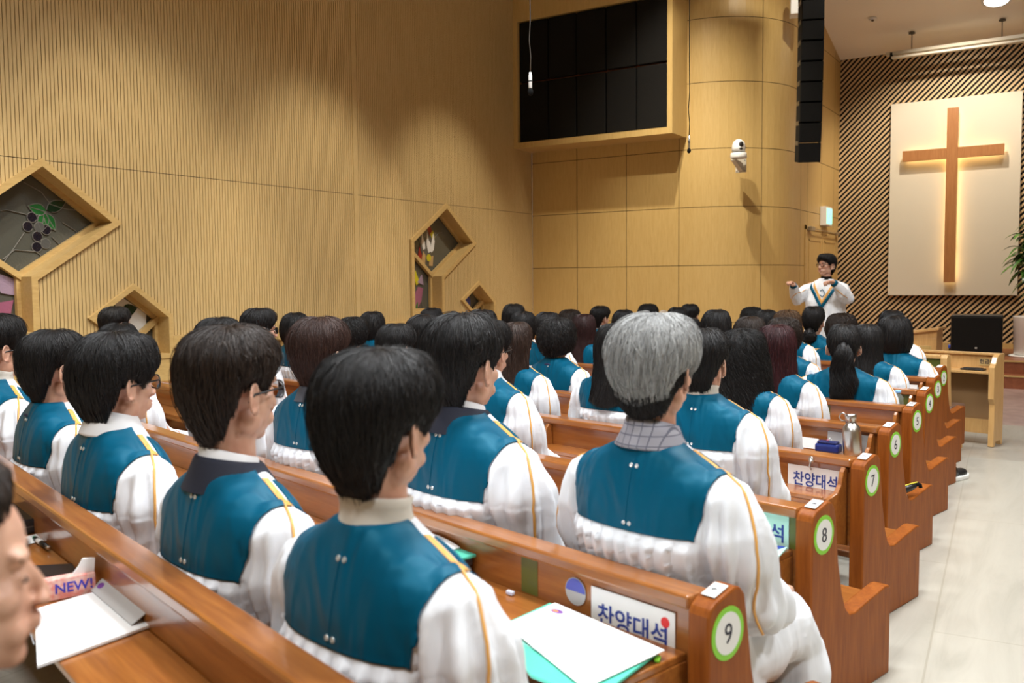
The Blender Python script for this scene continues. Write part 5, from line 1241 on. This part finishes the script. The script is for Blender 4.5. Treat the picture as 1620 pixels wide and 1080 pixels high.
MB().tube([(-.065, 0, 0), (.0, 0, 0), (.065, 0, 0)], .0075, 12).build('barrel', M['blackgloss'], t, smooth=True); MB().tube([(-.04, 0, 0), (-.005, 0, 0)], .008, 12).build('white_sleeve', M['white'], t, smooth=True)
MB().tube([(-.078, 0, 0), (-.065, 0, 0)], .006, 10).build('green_tip', plain('pen_green', (.01, .25, .12), .4), t, smooth=True); MB().tube([(.062, 0, 0), (.072, 0, 0)], [.008, .005], 12).build('end_cap', M['metal'], t, smooth=True)
t, c = slab('black_pouch', 'flat black leather pouch behind the pink candy pack', 'pouch', [(-2.28, 1.20), (-2.17, 1.31), (-2.30, 1.37), (-2.42, 1.26)], z10, .022, plain('pouch_leather', (.012, .012, .014), .35), None, .005)
t = thing('candy_pack', 'pink candy box with blue lettering beside the black pouch', 'candy box', (-2.13, 1.225, z10), math.atan2(.145, .055))
pk = MB().box((-.085, -.017, 0), (.085, .017, .052)).build('carton', noisy('pink_print', (.80, .28, .24), (.85, .55, .48), 60, .5), t, bevel=.002)
MB().prism([(.035, .052), (.085, .052), (.088, .085), (.06, .088), (.05, .07)], lambda a, b: (a, -.004, b), lambda a, b: (a, .004, b)).build('torn_flap', M['paper'], t)
BLUE = plain('candy_blue', (.05, .04, .45), .5)
text_mesh('lettering', 'NEW!', .034, BLUE, pk, frame((.035, -.0175, .028), (1, 0, 0), (0, 0, 1)), bold=True)
t, c = slab('booklet', 'white printed booklet with a purple emblem beside the corner person', 'booklet', [(-2.075, 1.325), (-2.084, 1.142), (-1.766, .968), (-1.763, 1.225)], z10+.001, .006, M['paper'])
m = Matrix.Translation((-2.02-c[0], 1.285-c[1], .0063)) @ Matrix.Rotation(R(-30), 4, 'Z')
MB().ell((0, 0, 0), (.016, .010, .0005), None, 20, 4).build('emblem', M['purple'], t).matrix_basis = m
MB().ell((0, 0, 0), (.009, .005, .0005), None, 16, 4).build('emblem', M['orange'], t).matrix_basis = m @ Matrix.Translation((-.003, -.002, .0005))
lines(t, (-1.99-c[0], 1.275-c[1]), (.3, -.13), (-.03, -.25), .0062, 1, .07, .01, M['purple'], seed=5, h=.003)
lines(t, (-2.04-c[0], 1.25-c[1]), (.31, -.14), (-.04, -.25), .0062, 10, .22, .016, FAINT, seed=6)
t = thing('leaflet', 'grey leaflet leaning on the pew back behind the white booklet', 'leaflet', P(10, -1.28, -.066, z10+.009), -PAL[10]); t.rotation_euler = (R(-58), 0, -PAL[10])
MB().box((-.16, -.001, 0), (.16, .001, .042)).build('sheet', M['greypaper'], t)
MB().ell((-.13, -.0012, .022), (.016, .0006, .009), None, 16, 6).build('emblem', M['purple'], t)
# pew eight
t, c = slab('music_folder', 'mint green folder hanging over the shelf edge of pew eight', 'folder', [(-1.01, 2.60), (-.99, 2.645), (-.745, 2.640), (-.735, 2.42), (-.80, 2.34), (-1.05, 2.42)], .507, .006, M['mint'], None, .002)
lay(t, [(-.76, 2.60), (-.748, 2.636), (-.77, 2.638), (-.78, 2.615)], .0062, .0006, M['ink'], 'blue_mark', c)
# pew six
q_ = P(6, -.135, -.125, .503)
t = thing('steel_bottle', 'brushed steel flask with a loop cap on the shelf of pew six', 'bottle', q_); t.rotation_euler = (R(-4), R(-5), 0)
MB().lathe([(0, 0), (.038, .0), (.041, .006), (.041, .105), (.036, .128), (.024, .142), (.021, .148), (0, .148)], 32).build('body', M['metal'], t, smooth=True)
MB().lathe([(0, .148), (.024, .148), (.025, .178), (.022, .186), (0, .186)], 28).build('cap', M['metal'], t, smooth=True)
MB().tube([(-.018, 0, .178), (-.03, 0, .192), (-.044, 0, .188), (-.05, 0, .172), (-.042, 0, .158), (-.026, 0, .156)], .0035, 8).build('loop', M['metal'], t, smooth=True)
t = thing('blue_pouch', 'navy blue zipped pouch beside the steel flask', 'pouch', P(6, -.25, -.13, .503), -.1)
MB().box((-.055, -.032, 0), (.055, .032, .042)).build('body', plain('navy_vinyl', (.012, .025, .16), .3), t, bevel=.011)
MB().box((-.045, -.026, .042), (.045, .02, .052)).build('flap', plain('navy_vinyl_2', (.012, .02, .11), .35), t, bevel=.004)
MB().ell((.0, -.01, .056), (.007, .006, .006)).build('bead_charm', M['g_pink'], t, smooth=True); MB().tube([(0, -.01, .054), (.008, -.004, .068), (.014, 0, .058)], .002, 6).build('cord', M['white'], t)
t = thing('white_booklet', 'white booklet standing on the shelf left of the blue pouch', 'booklet', P(6, -.375, -.10, .503), -AL); t.rotation_euler = (R(-12), 0, -AL)
MB().box((-.055, -.006, 0), (.055, .006, .05)).build('cover', M['paper'], t)
# pew four and three
t = thing('water_bottle', 'small plastic water bottle with a pale blue cap on pew four', 'bottle', P(4, -.135, -.12, .503))
PET = plain('clear_plastic', (.9, .95, 1), .05); PET.node_tree.nodes['Principled BSDF'].inputs['Transmission Weight'].default_value = .9; PET.node_tree.nodes['Principled BSDF'].inputs['IOR'].default_value = 1.2
MB().lathe([(0, 0), (.030, 0), (.032, .01), (.029, .03), (.032, .05), (.029, .07), (.031, .085), (.014, .108), (.013, .118), (0, .118)], 24).build('body', PET, t, smooth=True)
MB().lathe([(0, .112), (.017, .112), (.017, .130), (0, .131)], 20).build('cap', plain('cap_blue', (.25, .50, .85), .4), t, smooth=True)
t = thing('green_book', 'small green booklet standing beside the plastic water bottle', 'booklet', P(4, -.225, -.09, .503), -AL); t.rotation_euler = (R(-10), 0, -AL)
MB().box((-.03, -.004, 0), (.03, .004, .10)).build('cover', M['green'], t)
t = thing('flyer', 'white flyer with a purple round emblem leaning on pew three', 'flyer', P(3, -.18, -.06, .503), -AL); t.rotation_euler = (R(-6), 0, -AL)
MB().box((-.11, -.002, 0), (.07, .002, .075)).build('sheet', M['paper'], t); MB().lathe([(0, 0), (.015, 0), (.015, .0006), (0, .0006)], 20, mat=frame((-.075, -.0022, .045), (1, 0, 0), (0, 0, 1))).build('emblem', M['purple'], t)
t = thing('flyer', 'grey flyer beside the emblem flyer on pew three', 'flyer', P(3, -.14, -.05, .503), -AL); t.rotation_euler = (R(-4), 0, -AL)
MB().box((.0, -.0015, 0), (.05, .0015, .06)).build('sheet', M['greypaper'], t)
# umbrella on the seat and a sneaker in the aisle
t = thing('folded_umbrella', 'black folded umbrella with a yellow edge on the arm of pew six', 'umbrella', P(6, -.035, .215, .292), -AL+R(60))
MB().tube([(-.09, 0, -.005), (-.04, 0, .008), (.02, 0, .022), (.05, 0, .03)], [.012, .02, .018, .012], 12).build('canopy', M['blackgloss'], t, smooth=True)
MB().tube([(.05, 0, .03), (.066, 0, .036), (.078, 0, .03), (.08, 0, .018)], .009, 10).build('handle', M['black'], t, smooth=True); MB().tube([(-.03, -.004, .029), (.02, -.004, .040), (.06, -.002, .046)], .003, 6).build('yellow_edge', plain('yellow', (.7, .6, .05), .5), t)
t = thing('sneaker', 'black sneaker with a white sole standing in the aisle by pew four', 'shoe', (-.735, 6.40, 0), R(-20))
mb = MB(); out = [(-.045, -.11), (.0, -.125), (.04, -.11), (.045, 0), (.048, .08), (.02, .14), (-.02, .14), (-.045, .09), (-.042, 0)]
mb.prism(out, lambda a, b: (a, b, 0), lambda a, b: (a*1.02, b*1.01, .028)); mb.build('sole', M['white'], t, bevel=.006)
mb = MB(); mb.ell((0, -.055, .055), (.038, .06, .045)); mb.ell((0, .05, .038), (.040, .075, .03)); me = bake(mb, .006, 3); me.materials.append(M['blackgloss']); inst('upper', me, t)
